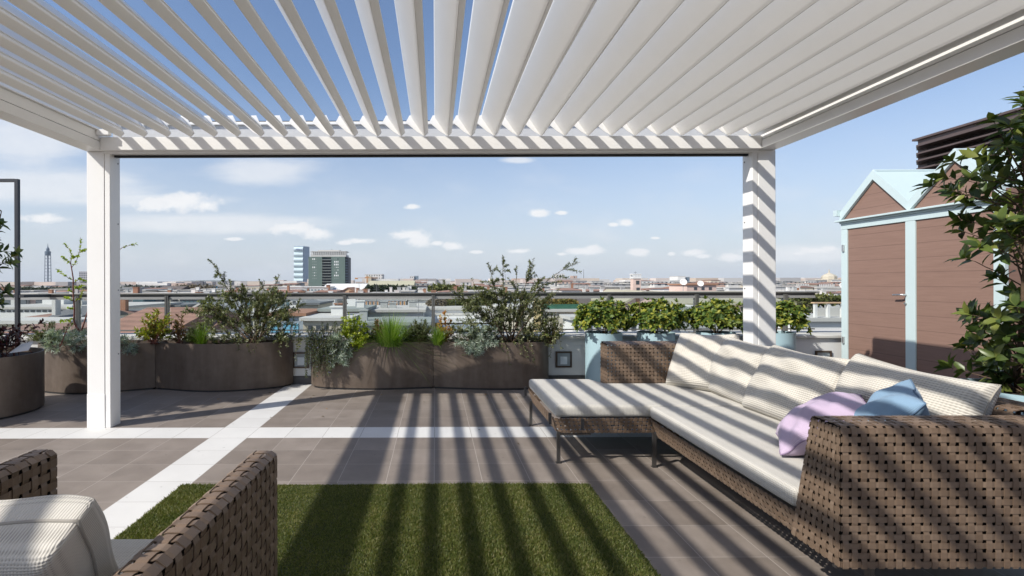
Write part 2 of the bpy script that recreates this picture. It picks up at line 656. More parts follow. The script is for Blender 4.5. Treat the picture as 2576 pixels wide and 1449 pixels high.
g = MB()
g.add([(-7000, -7000, -22.0), (7000, -7000, -22.0), (7000, 7000, -22.0), (-7000, 7000, -22.0)], [(0, 1, 2, 3)])
M['ground'] = plain('city ground', (0.16, 0.155, 0.145), 0.9, 0, 0.45, 0.02)
tag(g.build('ground', M['ground']), 'grey city ground far below the terrace', None, None, 'structure')

# ------------------------------------------------------------------ parapet wall with recessed square lights
WY = 6.31
w = empty('parapet_wall', (0, WY, 0), 'low white rendered wall along the terrace edge behind the planters', 'wall')
b = MB()
b.box(-9.0, 6.6, WY, WY + 0.18, 0.10, 0.545)
b.build('wall_body', M['wall_white'], w)
b = MB()
b.box(-9.0, 6.6, WY - 0.012, WY + 0.17, -0.2, 0.098)
b.build('skirting', M['skirting'], w)
b = MB()
b.box(-9.0, 6.6, WY - 0.035, WY + 0.50, 0.547, 0.585)
b.build('coping', M['coping'], w, bevel=0.006)
b = MB()
b.box(-9.0, 6.6, WY + 0.181, WY + 0.49, -22.0, 0.545)
b.build('outer_face', M['coping'], w)

M['frame_brown'] = plain('brown frame', (0.085, 0.06, 0.045), 0.4, 0.3, 0.1)
M['pane_grey'] = plain('frosted pane', (0.30, 0.34, 0.36), 0.12, 0, 0.12, 5)
M['pane_pale'] = plain('pale inner pane', (0.62, 0.68, 0.72), 0.2, 0, 0.08, 9)
for (px, nm) in ((757, 'left'), (1417, 'mid'), (2069, 'right')):
    lab = {'left': 'small square framed light in the white wall in the gap between the two long planters',
           'mid': 'small square framed light in the white wall between long planter and blue pot',
           'right': 'small square framed light in the white wall beside the turquoise shed'}[nm]
    x = gx(px, WY)
    t = empty('wall_light', (x, WY, 0.30), lab, 'wall light', 'square lights set in the parapet wall')
    q = MB()
    s, z0 = 0.098, 0.295
    q.box(x - s, x + s, WY - 0.022, WY - 0.002, z0 - s, z0 - s + 0.02)
    q.box(x - s, x + s, WY - 0.022, WY - 0.002, z0 + s - 0.02, z0 + s)
    q.box(x - s, x - s + 0.02, WY - 0.022, WY - 0.002, z0 - s + 0.02, z0 + s - 0.02)
    q.box(x + s - 0.02, x + s, WY - 0.022, WY - 0.002, z0 - s + 0.02, z0 + s - 0.02)
    q.build('frame', M['frame_brown'], t)
    q = MB()
    q.box(x - s + 0.02, x + s - 0.02, WY - 0.012, WY - 0.003, z0 - s + 0.02, z0 + s - 0.02)
    q.build('pane', M['pane_grey'], t)
    q = MB()
    q.box(x - 0.042, x + 0.042, WY - 0.016, WY - 0.0125, z0 - 0.06, z0 + 0.035)
    q.build('lens', M['pane_pale'], t)

# ------------------------------------------------------------------ railing
RY = 6.62
rl = empty('railing', (0, RY, 0.585), 'grey metal railing with clear glass panels on the parapet wall', 'railing')
b = MB()
b.box(-9.0, 4.88, RY - 0.03, RY + 0.05, gz(739.8, RY), gz(735.8, RY))
b.build('handrail', M['rail_metal'], rl, bevel=0.004)
b = MB()
b.box(-9.0, 4.88, RY - 0.012, RY + 0.03, gz(745.3, RY), gz(739.9, RY))
b.build('rail_channel', plain('dark grey rail channel', (0.10, 0.10, 0.098), 0.45, 0.4, 0.05), rl)  # channel in its own dark grey
b = MB()
b.box(-9.0, 4.88, RY - 0.02, RY + 0.03, gz(751.5, RY), gz(745.4, RY))
b.build('rail_fascia', M['rail_pale'], rl)
for px in (-245, -24, 197, 421, 645, 866, 1088, 1310, 1529, 1748, 1970):
    x = gx(px, RY)
    b = MB()
    b.box(x - 0.012, x + 0.012, RY - 0.05, RY + 0.02, 0.586, gz(742, RY))
    b.box(x + 0.014, x + 0.03, RY - 0.045, RY + 0.012, 0.586, gz(742, RY))
    b.box(x - 0.06, x + 0.075, RY - 0.07, RY + 0.06, 0.586, 0.598)
    b.build('rail_post', M['rail_metal'], rl)
for a, c in zip((-245, -24, 197, 421, 645, 866, 1088, 1310, 1529, 1748, 1970), (-24, 197, 421, 645, 866, 1088, 1310, 1529, 1748, 1970, 2170)):
    b = MB()
    b.box(gx(a, RY) + 0.035, gx(c, RY) - 0.016, RY - 0.004, RY + 0.006, 0.64, gz(751.7, RY))
    b.build('glass_panel', M['rail_glass'], rl)
b = MB()
b.box(-9.0, 4.88, RY - 0.012, RY + 0.014, 0.625, 0.64)
b.build('bottom_rail', M['rail_metal'], rl)

# ------------------------------------------------------------------ pergola
PX0, PX1, PYF, PYB = -2.986, 2.920, 4.405, -1.55      # outer faces; near row of posts stands behind the camera
pg = empty('pergola', (0, PYF, 0), 'white metal pergola with tilted louvre roof over the seating area', 'pergola')


def post(x0, y0, guide, inner):
    b = MB()
    b.box(x0, x0 + 0.15, y0, y0 + 0.15, 0.0, 2.368)
    p = b.build('post', M['white_metal'], pg, bevel=0.004)
    b = MB()
    b.box(x0 - 0.002, x0 + 0.152, y0 - 0.002, y0 + 0.152, 0.0, 0.29)
    b.build('post_foot', M['white_metal'], p, bevel=0.003)
    if guide:
        gx0 = x0 + 0.152 if inner > 0 else x0 - 0.047
        b = MB()
        b.box(gx0, gx0 + 0.045, y0 + 0.004, y0 + 0.146, 0.0, 2.366)
        gd = b.build('screen_guide', M['white_metal'], p, bevel=0.003)
        xs = gx0 + 0.0455 if inner > 0 else gx0 - 0.0015
        for z in (0.62, 1.18, 1.76, 2.29):
            b = MB()
            b.lathe([(0.0045, z - 0.0045), (0.0045, z + 0.0045)], xs, y0 + 0.115, 10, True)
            b.build('screw', M['dark_metal'], p)


post(PX0, PYF, True, 1)
post(PX1 - 0.15, PYF, True, -1)
post(PX0, PYB, False, 1)
post(PX1 - 0.15, PYB, False, -1)
ZB = 2.37


def side_beam(x0, inner):
    xo = x0
    xi = x0 + 0.15
    y0, y1 = PYB, PYF + 0.15
    b = MB()
    b.box(xo, xi, y0, y1, ZB, 2.442)
    bm = b.build('side_beam', M['white_metal'], pg, bevel=0.004)
    b = MB()
    b.box(xo + 0.002, xi - 0.003, y0 + 0.002, y1 - 0.002, 2.446, 2.525)
    b.build('beam_upper', M['white_metal'], bm, bevel=0.003)
    b = MB()
    if inner > 0:
        b.box(xo + 0.002, xo + 0.03, y0 + 0.002, y1 - 0.002, 2.5255, 2.66)
        b.box(xi - 0.06, xi + 0.02, y0 + 0.15, y1 - 0.20, 2.526, 2.532)
    else:
        b.box(xi - 0.03, xi - 0.002, y0 + 0.002, y1 - 0.002, 2.5255, 2.66)
        b.box(xo - 0.002, xo + 0.008, y0 + 0.15, y1 - 0.17, 2.533, 2.66)
        b.box(xo - 0.170, xo + 0.12, y0 + 0.15, y1 - 0.17, 2.662, 2.668)  # unseen cover strip, added to block sun and thin the lit line below
        b.box(xo - 0.03, xo + 0.06, y0 + 0.15, y1 - 0.20, 2.526, 2.532)
    b.build('beam_flange', M['white_metal'], bm)


side_beam(PX0, 1)
side_beam(PX1 - 0.15, -1)
XI0, XI1 = PX0 + 0.152, PX1 - 0.152
# front beam: ledge, channel and outer board
b = MB()
b.box(XI0, XI1, 4.352, 4.395, 2.368, 2.478)
fb = b.build('front_beam', M['white_metal'], pg, bevel=0.003)
b = MB()
b.box(XI0, XI1, 4.397, 4.52, 2.372, 2.384)
b.box(XI0, XI1, 4.40, 4.418, 2.350, 2.371)
b.box(XI0, XI1, 4.445, 4.505, 2.352, 2.371)
b.build('beam_soffit', M['white_metal'], fb)
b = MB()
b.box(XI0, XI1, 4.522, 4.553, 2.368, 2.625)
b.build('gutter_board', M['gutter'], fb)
b = MB()
b.box(XI0, XI1, 4.500, 4.554, 2.627, 2.652)
b.build('gutter_rim', M['white_metal'], fb, bevel=0.003)
b = MB()
b.box(XI0, XI1, 4.515, 4.55, 2.6535, 2.663)
b.build('brush_seal', M['black'], fb)
b = MB()
b.box(XI0 + 0.05, XI1 - 0.05, 4.462, 4.492, 2.333, 2.350)
b.build('screen_bar', M['black'], fb)
# near beam behind the viewer
b = MB()
b.box(XI0, XI1, PYB, PYB + 0.15, 2.368, 2.66)
b.build('near_beam', M['white_metal'], pg, bevel=0.003)

# louvres
TILT = math.radians(56.0)
SD = Vector((math.cos(TILT), 0, -math.sin(TILT)))     # down along the blade
ND = Vector((math.sin(TILT), 0, math.cos(TILT)))      # up and to the right
LY0, LY1 = PYB + 0.17, 4.335


def ln(s, n, y):
    return SD * s + ND * n + Vector((0, y, 0))


prof = [(0.0, 0.0), (0.012, -0.004), (0.188, -0.004), (0.203, -0.003), (0.2055, 0.0), (0.193, 0.046), (0.186, 0.050), (0.165, 0.046), (0.146, 0.046), (0.138, 0.034), (0.030, 0.034), (0.0, 0.014)]
b = MB()
b.prism([ln(s, n, LY0) for s, n in prof], (0, LY1 - LY0, 0))
lou0 = b.build('louvre', M['louvre'], pg)
# thin bead along the lower lip
b = MB()
b.prism([ln(s, n, LY0 + 0.004) for s, n in ((0.150, 0.047), (0.156, 0.047), (0.157, 0.055), (0.151, 0.055))], (0, LY1 - LY0 - 0.008, 0))
bead0 = b.build('drip_bead', M['louvre'], lou0)
b = MB()
_tip = SD * 0.2
b.prism([_tip + Vector((x, LY1 + 0.001, z)) for x, z in ((-0.125, 0.171), (-0.036, 0.176), (0.034, 0.026), (0.004, -0.004), (-0.063, 0.036), (-0.156, 0.114))][::-1], (0, 0.006, 0))
cap0 = b.build('end_cap', M['white_metal'], lou0)
tipx = [-2.656 + 0.1974 * k for k in range(28)]
for k, tx in enumerate(tipx):
    o = lou0 if k == 0 else lou0.copy()
    if k:
        COL.objects.link(o)
        for ch in (bead0, cap0):
            c = ch.copy()
            COL.objects.link(c)
            c.parent = o
            c.location = (0, 0, 0)
    px, pz = tx - SD.x * 0.2, 2.478 - SD.z * 0.2
    o.location = Vector((px, 0, pz)) - pg.location
for ch in (bead0, cap0):
    ch.location = (0, 0, 0)
# pivot bracket in the left corner
b = MB()
b.box(XI0, XI0 + 0.10, 4.30, 4.345, 2.485, 2.53)
b.lathe([(0.0, 2.50), (0.012, 2.50), (0.012, 2.53), (0.0, 2.53)], XI0 + 0.16, 4.33, 10)
b.build('pivot_bracket', M['white_metal'], pg)

# ------------------------------------------------------------------ woven wicker
def loop_path(pts, r, closed=False, n=5):
    """polyline with rounded corners -> function of 0..1 by length, total length"""
    P = [Vector(p) for p in pts]
    out = []
    m = len(P)
    for i, p in enumerate(P):
        if not closed and i in (0, m - 1):
            out.append(p)
            continue
        a, c = P[(i - 1) % m], P[(i + 1) % m]
        da, dc = (a - p), (c - p)
        q = min(r, da.length * 0.45, dc.length * 0.45)
        s, e = p + da.normalized() * q, p + dc.normalized() * q
        for k in range(n + 1):
            t = k / n
            out.append(s * (1 - t) ** 2 + p * 2 * t * (1 - t) + e * t * t)
    if closed:
        out.append(out[0])
    L = [0.0]
    for i in range(1, len(out)):
        L.append(L[-1] + (out[i] - out[i - 1]).length)
    tot = L[-1]

    def f(t):
        d = min(max(t, 0.0), 1.0) * tot
        lo, hi = 0, len(L) - 1
        while hi - lo > 1:
            mid = (lo + hi) // 2
            if L[mid] <= d: lo = mid
            else: hi = mid
        seg = L[hi] - L[lo]
        k = (d - L[lo]) / seg if seg > 1e-9 else 0
        return out[lo].lerp(out[hi], k)
    return f, tot


def weave(mb, P, nu, nv, amp=0.0011, wf=0.63, flip=1):
    """straps in both directions over the surface P(u, v); over one, under one"""
    e = 1e-3

    def normal(u, v):
        a = P(min(u + e, 1), v) - P(max(u - e, 0), v)
        c = P(u, min(v + e, 1)) - P(u, max(v - e, 0))
        q = a.cross(c)
        return q.normalized() * flip if q.length > 1e-12 else Vector((0, 0, 1))
    cache = {}

    def nrm(u, v):
        k = (round(u, 4), round(v, 4))
        if k not in cache:
            cache[k] = normal(u, v)
        return cache[k]
    for d in (0, 1):
        na, nb = (nu, nv) if d == 0 else (nv, nu)
        for i in range(na):
            c = (i + 0.5) / na
            jit = R.uniform(-0.06, 0.06) / na
            h = wf * 0.5 / na
            vs, fs = [], []
            ts = [0.0] + [(j_ + q_) / nb for j_ in range(nb) for q_ in (0.17, 0.83)] + [1.0]
            for k, t in enumerate(ts):
                j = (k - 1) // 2
                off = amp * ((-1) ** (i + j)) * (1 if d == 0 else -1) if 0 < k < len(ts) - 1 else 0.0
                if d == 0:
                    N_ = nrm(c, t)
                    pa, pb = P(max(0, c - h + jit), t), P(min(1, c + h + jit), t)
                else:
                    N_ = nrm(t, c)
                    pa, pb = P(t, min(1, c + h + jit)), P(t, max(0, c - h + jit))
                vs += [pa + N_ * off, pb + N_ * off]
                if k:
                    q = len(vs)
                    fs.append((q - 4, q - 3, q - 1, q - 2))
            mb.add(vs, fs)


def bil(a, b_, c, d):
    a, b_, c, d = Vector(a), Vector(b_), Vector(c), Vector(d)
    return lambda u, v: (a * (1 - u) + b_ * u) * (1 - v) + (d * (1 - u) + c * u) * v


PITCH = 0.0318


def weave_loop(mb, path_pts, r, ext, closed=False, pitch=PITCH):
    """profile pushed along the vector ext"""
    f, tot = loop_path(path_pts, r, closed)
    ext = Vector(ext)
    nu, nv = max(2, round(ext.length / pitch)), max(2, round(tot / pitch))
    weave(mb, lambda u, v: f(v) + ext * u, nu, nv)


def weave_quad(mb, a, b_, c, d, pitch=PITCH):
    a, b_, c, d = map(Vector, (a, b_, c, d))
    nu = max(2, round(max((b_ - a).length, (c - d).length) / pitch))
    nv = max(2, round(max((d - a).length, (c - b_).length) / pitch))
    weave(mb, bil(a, b_, c, d), nu, nv)


def wrap_corner(mb, pts, r=0.006):
    mb.tube(pts, r, r, 6)


def steel_leg(mb, x, y, z1, t=0.011):
    mb.box(x - t, x + t, y - t, y + t, 0.004, z1)
    mb.box(x - t - 0.006, x + t + 0.006, y - t - 0.006, y + t + 0.006, 0.0, 0.004)


SX0, SXB, SXE = 1.44, 2.30, 2.52          # sofa front line, inner face of the back, rear face of the back
ZS, ZBASE, ZARM = 0.318, 0.205, 0.722

# --- near module: long seat with the arm nearest the viewer
M['hole_shade'] = plain('dark brown liner', (0.012, 0.009, 0.007), 0.9, 0, 0.2)  # near-black core colour, painted shade behind the holes of the weave
s1 = empty('sectional_sofa', (1.9, 2.6, 0), 'brown woven sofa module with arm in the lower right foreground', 'sofa', 'woven sectional sofa modules')
b = MB()
AY0, AY1 = 1.826, 1.972
armprof = [(SX0, AY0, 0.215), (SX0, AY0, ZARM), (SX0, AY1, ZARM + 0.004), (SX0, 2.062, 0.30)]
weave_loop(b, armprof, 0.022, (SXE - SX0, 0, 0))
for x in (SX0, SXE):
    weave_quad(b, (x, AY0 + 0.004, 0.215), (x, 2.085, 0.215), (x, AY1 - 0.004, ZARM - 0.006), (x, AY0 + 0.004, ZARM - 0.006))
lin = MB()  # added dark core so the arm's weave holes look shaded
lin.hexa([(SX0 + 0.012, AY0 + 0.014, 0.22), (SXE - 0.012, AY0 + 0.014, 0.22), (SXE - 0.012, 2.05, 0.22), (SX0 + 0.012, 2.05, 0.22)],
         [(SX0 + 0.012, AY0 + 0.014, ZARM - 0.022), (SXE - 0.012, AY0 + 0.014, ZARM - 0.022), (SXE - 0.012, AY1 - 0.022, ZARM - 0.018), (SX0 + 0.012, AY1 - 0.022, ZARM - 0.018)])
lin.build('hole_shade', M['hole_shade'], s1)
b.build('armrest', M['wicker'], s1, smooth=False, solid=0.0016)
b = MB()
f, tot = loop_path([(SX0 + 0.03, 2.06, 0), (SX0, 2.06, 0), (SX0, 3.475, 0), (SXE, 3.475, 0), (SXE, 1.9, 0)], 0.04)


def basew(u, v):
    p = f(u)
    k = 0.035 * (1 - v)
    return Vector((p.x + (k if p.x < 2 else -k), p.y - (k if p.y > 3.0 else 0), ZBASE + (ZS - ZBASE) * v))


weave(b, basew, round(tot / PITCH), 4)
b.build('base', M['wicker'], s1, smooth=False, solid=0.0016)
b = MB()
b.box(SX0 + 0.06, SXE - 0.05, 2.0, 3.44, ZS - 0.012, ZS - 0.004)
b.build('seat_deck', M['black'], s1)
b = MB()
weave_loop(b, [(SXB + 0.03, 2.05, 0.30), (SXB, 2.05, ZARM), (SXE, 2.05, ZARM), (SXE, 2.05, 0.22)], 0.03, (0, 1.43, 0))
b.build('backrest', M['wicker'], s1, smooth=False, solid=0.0016)
b = MB()
steel_leg(b, 1.462, 3.44, ZBASE + 0.02)
b.box(1.452, 2.40, 3.432, 3.448, ZBASE - 0.012, ZBASE)
b.build('leg', M['leg_metal'], s1)
b = MB()
steel_leg(b, 2.44, 3.44, ZBASE + 0.02)
b.build('leg', M['leg_metal'], s1)
b = MB()
b.box(SX0 + 0.01, SX0 + 0.20, AY0 + 0.04, AY0 + 0.055, 0.196, 0.214)
b.box(SX0 + 0.05, SXE - 0.05, AY0 + 0.06, AY0 + 0.08, 0.19, 0.214)
steel_leg(b, SX0 + 0.20, AY0 + 0.12, 0.214)
b.build('leg', M['leg_metal'], s1)
b = MB()
steel_leg(b, SXE - 0.1, AY0 + 0.12, 0.214)
b.build('leg', M['leg_metal'], s1)

# --- far module: chaise that runs left, with its own back panel
s2 = empty('sectional_sofa', (1.6, 4.0, 0), 'brown woven chaise module with open left end and back panel near the blue pots', 'sofa', 'woven sectional sofa modules')
CX0, CY0, CY1, BY0 = 0.80, 3.482, 4.49, 4.29
b = MB()
f2, tot2 = loop_path([(1.50, CY0, 0), (CX0, CY0, 0), (CX0, CY1, 0), (SXE, CY1, 0), (SXE, CY0, 0)], 0.05)


def basew2(u, v):
    p = f2(u)
    k = 0.035 * (1 - v)
    return Vector((p.x + (k if p.x < 1.2 else (-k if p.x > 2.4 else 0)), p.y + (k if p.y < 3.9 else -k), ZBASE + (ZS - ZBASE) * v))


weave(b, basew2, round(tot2 / PITCH), 4, flip=-1)
b.build('base', M['wicker'], s2, smooth=False, solid=0.0016)
b = MB()
b.box(CX0 + 0.06, SXE - 0.06, CY0 + 0.05, CY1 - 0.05, ZS - 0.012, ZS - 0.004)
b.build('seat_deck', M['black'], s2)
b = MB()
weave_loop(b, [(SX0, BY0, 0.33), (SX0, BY0, ZARM - 0.005), (SX0, CY1, ZARM + 0.005), (SX0, CY1, 0.30)], 0.03, (SXE - SX0, 0, 0))
weave_quad(b, (SX0, BY0 + 0.004, 0.33), (SX0, CY1 - 0.004, 0.33), (SX0, CY1 - 0.01, ZARM - 0.008), (SX0, BY0 + 0.01, ZARM - 0.012))
b.build('backrest', M['wicker'], s2, smooth=False, solid=0.0016)
b = MB()
weave_loop(b, [(SXB + 0.03, 3.49, 0.30), (SXB, 3.49, ZARM), (SXE, 3.49, ZARM), (SXE, 3.49, 0.22)], 0.03, (0, 0.795, 0))
b.build('side_back', M['wicker'], s2, smooth=False, solid=0.0016)
for (x, y) in ((0.842, 3.525), (0.825, 4.45), (2.46, 4.45)):
    b = MB()
    steel_leg(b, x, y, ZBASE + 0.01)
    if y < 4:
        b.box(x - 0.011, x + 0.22, y - 0.009, y + 0.009, ZBASE - 0.014, ZBASE - 0.003)
    b.build('leg', M['leg_metal'], s2)
# small dark buckles that hold the seat cushion
for (x, y, z) in ((0.775, CY1 - 0.05, 0.29), (0.99, CY0 - 0.012, 0.27), (0.78, CY0 + 0.03, 0.30)):
    b = MB()
    b.box(x - 0.008, x + 0.010, y - 0.01, y + 0.01, z - 0.03, z + 0.045)
    b.build('buckle', M['black'], s2)


# ------------------------------------------------------------------ cushions
def set_uv(me, fn):
    uv = me.uv_layers.new(name='UVMap')
    for p in me.polygons:
        for li in p.loop_indices:
            uv.data[li].uv = fn(me.vertices[me.loops[li].vertex_index].co, p.normal)


def box_uv(co, n):
    a = (abs(n.x), abs(n.y), abs(n.z))
    if a[2] >= max(a[0], a[1]): return (co.x, co.y)
    if a[0] > a[1]: return (co.y, co.z)
    return (co.x, co.z)


def seat_cushion(name, outline, z0, z1, label, bev=0.03):
    bm = bmesh.new()
    vs = [bm.verts.new((x, y, z0)) for x, y in outline]
    fc = bm.faces.new(vs)
    r = bmesh.ops.extrude_face_region(bm, geom=[fc])
    for q in r['geom']:
        if isinstance(q, bmesh.types.BMVert): q.co.z = z1
    bmesh.ops.recalc_face_normals(bm, faces=bm.faces)
    bmesh.ops.bevel(bm, geom=list(bm.edges), offset=bev, segments=4, profile=0.6, affect='EDGES')
    me = bpy.data.meshes.new(name)
    bm.to_mesh(me)
    bm.free()
    for p in me.polygons: p.use_smooth = True
    set_uv(me, box_uv)
    me.materials.append(M['cream_seat'])
    o = link(name, me)
    w_ = o.modifiers.new('normals', 'WEIGHTED_NORMAL')
    return tag(o, label, 'cushion', 'seat cushions of the sofa')


seat_cushion('seat_cushion', [(SX0 + 0.004, 2.075), (SXB - 0.01, 2.02), (SXB - 0.01, 3.478), (SX0 + 0.004, 3.478)], ZS + 0.001, 0.400,
             'long cream seat cushion on the near sofa module, ending at the woven arm')
seat_cushion('seat_cushion', [(CX0 + 0.01, CY0 + 0.006), (SXB - 0.01, CY0 + 0.006), (SXB - 0.01, BY0 - 0.012), (SX0 - 0.03, BY0 - 0.012), (SX0 - 0.10, CY1 - 0.02), (CX0 + 0.01, CY1 - 0.01)],
             ZS + 0.001, 0.400, 'cream seat cushion on the chaise with its open left end')


def pillow(name, w, h, t, mat, mtx, edge=0.02, p=2.6, q=0.55, pinch=0.05, nx=26, ny=22, wr=0.006, seed=1, sag=0.0, seam_mat=None):
    """two bulging sides joined by a narrow edge band; width along x, height along z, thickness along y"""
    rr = np.random.default_rng(seed)
    ph = rr.uniform(0, 6.28, (5, 2))
    fq = rr.uniform(3, 9, (5, 2))
    idx = {}
    vs, fs, uvs = [], [], []

    def pt(i, j, side):
        u, v = -1 + 2 * i / nx, -1 + 2 * j / ny
        u = math.copysign(abs(u) ** 0.8, u)
        v = math.copysign(abs(v) ** 0.8, v)
        f = (max(0, 1 - abs(u) ** p) * max(0, 1 - abs(v) ** p)) ** q
        x = w / 2 * u * (1 - pinch * (1 - v * v) * abs(u))
        z = h / 2 * v * (1 - pinch * (1 - u * u) * abs(v))
        wv = sum(math.sin(fq[k][0] * u + ph[k][0]) * math.sin(fq[k][1] * v + ph[k][1]) for k in range(5)) * wr
        cr = wr * 1.6 * math.sin(14 * math.atan2(v, u) + ph[0][0]) * (u * u * v * v)
        y = side * (edge / 2 + (t / 2 - edge / 2) * f) + (wv + cr) * (0.4 + 0.6 * f)
        z -= sag * (1 - u * u) * (v > 0) * v
        return Vector((x, y, z)), (w / 2 * u, h / 2 * v)
    for side in (-1, 1):
        for j in range(ny + 1):
            for i in range(nx + 1):
                c, uv = pt(i, j, side)
                idx[(i, j, side)] = len(vs)
                vs.append(mtx @ c)
                uvs.append(uv)
        for j in range(ny):
            for i in range(nx):
                a, b_, c, d = idx[(i, j, side)], idx[(i + 1, j, side)], idx[(i + 1, j + 1, side)], idx[(i, j + 1, side)]
                fs.append((a, b_, c, d) if side < 0 else (d, c, b_, a))
    ring = [(i, 0) for i in range(nx)] + [(nx, j) for j in range(ny)] + [(i, ny) for i in range(nx, 0, -1)] + [(0, j) for j in range(ny, 0, -1)]
    for k in range(len(ring)):
        a, c = ring[k], ring[(k + 1) % len(ring)]
        fs.append((idx[(*a, 1)], idx[(*c, 1)], idx[(*c, -1)], idx[(*a, -1)]))
    me = bpy.data.meshes.new(name)
    me.from_pydata([tuple(q_) for q_ in vs], [], fs)
    uvl = me.uv_layers.new(name='UVMap')
    for l in me.loops:
        uvl.data[l.index].uv = uvs[l.vertex_index]
    for f_ in me.polygons: f_.use_smooth = True
    me.materials.append(mat)
    o = link(name, me)
    s_ = o.modifiers.new('smooth', 'SUBSURF')
    s_.levels = s_.render_levels = 1
    seam = MB()
    pts = [mtx @ ((pt(*r_, 1)[0] + pt(*r_, -1)[0]) / 2) for r_ in ring] + [mtx @ ((pt(*ring[0], 1)[0] + pt(*ring[0], -1)[0]) / 2)]
    seam.tube(pts, 0.0035, 0.0035, 5, False)
    so = seam.build('piping', seam_mat or mat, o, smooth=True)
    so.location = (0, 0, 0)
    return o


def frame(center, wdir, hdir):
    x = Vector(wdir).normalized()
    z = Vector(hdir)
    z = (z - x * z.dot(x)).normalized()
    y = z.cross(x)
    m = Matrix((x, y, z)).transposed().to_4x4()
    m.translation = Vector(center)
    return m


BACKC = 'back cushions leaning along the sofa'
# (centre, width direction, height direction, width, height, label)
cus = [((2.115, 4.08, 0.612), (0.18, -0.31, 0.02), (0.22, 0.12, 0.42), 0.48, 0.48, 'farthest cream back cushion, leaning in the sofa corner by the post'),
       ((2.20, 3.70, 0.600), (0.02, -1, -0.03), (0.19, 0.03, 0.42), 0.60, 0.46, 'second cream back cushion from the far sofa corner'),
       ((2.185, 3.11, 0.602), (0.05, -1, -0.01), (0.22, 0.04, 0.42), 0.66, 0.47, 'cream back cushion right behind the lilac pillow'),
       ((2.20, 2.45, 0.612), (0.02, -1, -0.05), (0.20, 0.03, 0.43), 0.68, 0.48, 'nearest cream back cushion, behind the blue pillow')]
for k, (c, wd, hd, w_, h_, lab) in enumerate(cus):
    o = pillow('back_cushion', w_, h_, 0.21, M['cream'], frame(c, wd, hd), 0.045, 3.3, 0.46, 0.012, wr=0.006, seed=21 + k, sag=0.02)
    tag(o, lab, 'cushion', BACKC)
o = pillow('throw_pillow', 0.36, 0.43, 0.21, M['lilac'], frame((1.875, 2.50, 0.548), (-0.52, -0.85, -0.02), (0.37, -0.12, 0.28)), 0.012, 2.2, 0.62, 0.05, wr=0.0075, seed=5, seam_mat=plain('lilac seam shade', (0.22, 0.16, 0.25), 0.9))  # seam coloured darker than the fabric to paint in the groove's shade
tag(o, 'lilac linen pillow tilted against the cream cushions', 'pillow')
o = pillow('throw_pillow', 0.33, 0.38, 0.20, M['blue_linen'], frame((1.965, 2.24, 0.615), (-0.58, -0.78, -0.12), (0.26, -0.06, 0.42)), 0.012, 2.2, 0.62, 0.07, wr=0.009, seed=8, seam_mat=plain('blue seam shade', (0.09, 0.15, 0.23), 0.9))  # darker blue along the seam is painted groove shade, same fabric
tag(o, 'blue linen pillow behind the woven arm', 'pillow')

# ------------------------------------------------------------------ armchair in the lower left corner, seen from behind
ac = empty('armchair', (-0.9, 1.2, 0), 'brown woven armchair in the lower left foreground turned to the view', 'armchair')
PW = 0.036
ARMZ = 0.70


def chair_arm(xa, xb, y0, y1, dx):
    b_ = MB()
    f_, tt = loop_path([(xa, y0, 0.14), (xa, y0, ARMZ), (xb, y0, ARMZ), (xb, y0, 0.14)], 0.018)
    ext = Vector((dx, y1 - y0, 0))
    weave(b_, lambda u, v: f_(v) + ext * u, round((y1 - y0) / PW), round(tt / PW), amp=0.0016, wf=0.66, flip=1)
    e0 = Vector((dx, y1 - y0, 0))
    weave_quad(b_, Vector((xb, y0, 0.14)) + e0, Vector((xa, y0, 0.14)) + e0, Vector((xa, y0, ARMZ - 0.01)) + e0, Vector((xb, y0, ARMZ - 0.01)) + e0, PW)
    l_ = MB()  # same added dark core, shade behind the chair arm's holes
    l_.hexa([(xa + 0.012, y0, 0.15), (xb - 0.012, y0, 0.15), (xb - 0.012 + dx, y1 - 0.014, 0.15), (xa + 0.012 + dx, y1 - 0.014, 0.15)],
            [(xa + 0.012, y0, ARMZ - 0.014), (xb - 0.012, y0, ARMZ - 0.014), (xb - 0.012 + dx, y1 - 0.014, ARMZ - 0.014), (xa + 0.012 + dx, y1 - 0.014, ARMZ - 0.014)])
    l_.build('hole_shade', M['hole_shade'], ac)
    b_.build('armrest', M['wicker'], ac, smooth=False, solid=0.002)


chair_arm(-0.613, -0.530, 0.62, 1.645, 0.022)
chair_arm(-1.330, -1.245, 0.62, 1.66, 0.022)
b = MB()
weave_loop(b, [(-1.245, 0.62, 0.14), (-1.245, 0.62, ARMZ - 0.02), (-1.245, 0.70, ARMZ - 0.02), (-1.245, 0.70, 0.14)], 0.02, (0.63, 0, 0), False, PW)
b.build('backrest', M['wicker'], ac, smooth=False, solid=0.002)
b = MB()
weave_quad(b, (-1.225, 1.64, 0.14), (-0.592, 1.64, 0.14), (-0.592, 1.64, 0.30), (-1.225, 1.64, 0.30), PW)
b.build('base', M['wicker'], ac, smooth=False, solid=0.002)
b = MB()
b.box(-1.22, -0.62, 0.72, 1.62, 0.285, 0.295)
b.build('seat_deck', M['black'], ac)
for (x, y) in ((-1.28, 0.66), (-0.57, 0.66), (-1.26, 1.62), (-0.55, 1.62)):
    b = MB()
    steel_leg(b, x, y, 0.15)
    b.build('leg', M['leg_metal'], ac)
o = seat_cushion('seat_cushion', [(-1.232, 0.73), (-0.612, 0.73), (-0.596, 1.69), (-1.216, 1.69)], 0.297, 0.405, 'grey cream seat cushion of the armchair at lower left')
del o['group']
o = pillow('back_cushion', 0.62, 0.46, 0.19, M['cream_near'], frame((-0.975, 1.03, 0.588), (1, 0.03, -0.01), (0.02, -0.36, 0.90)), 0.125, 7.0, 0.40, 0.008, wr=0.004, seed=44, sag=0.015)
tag(o, 'large cream back cushion standing in the armchair at lower left', 'cushion')

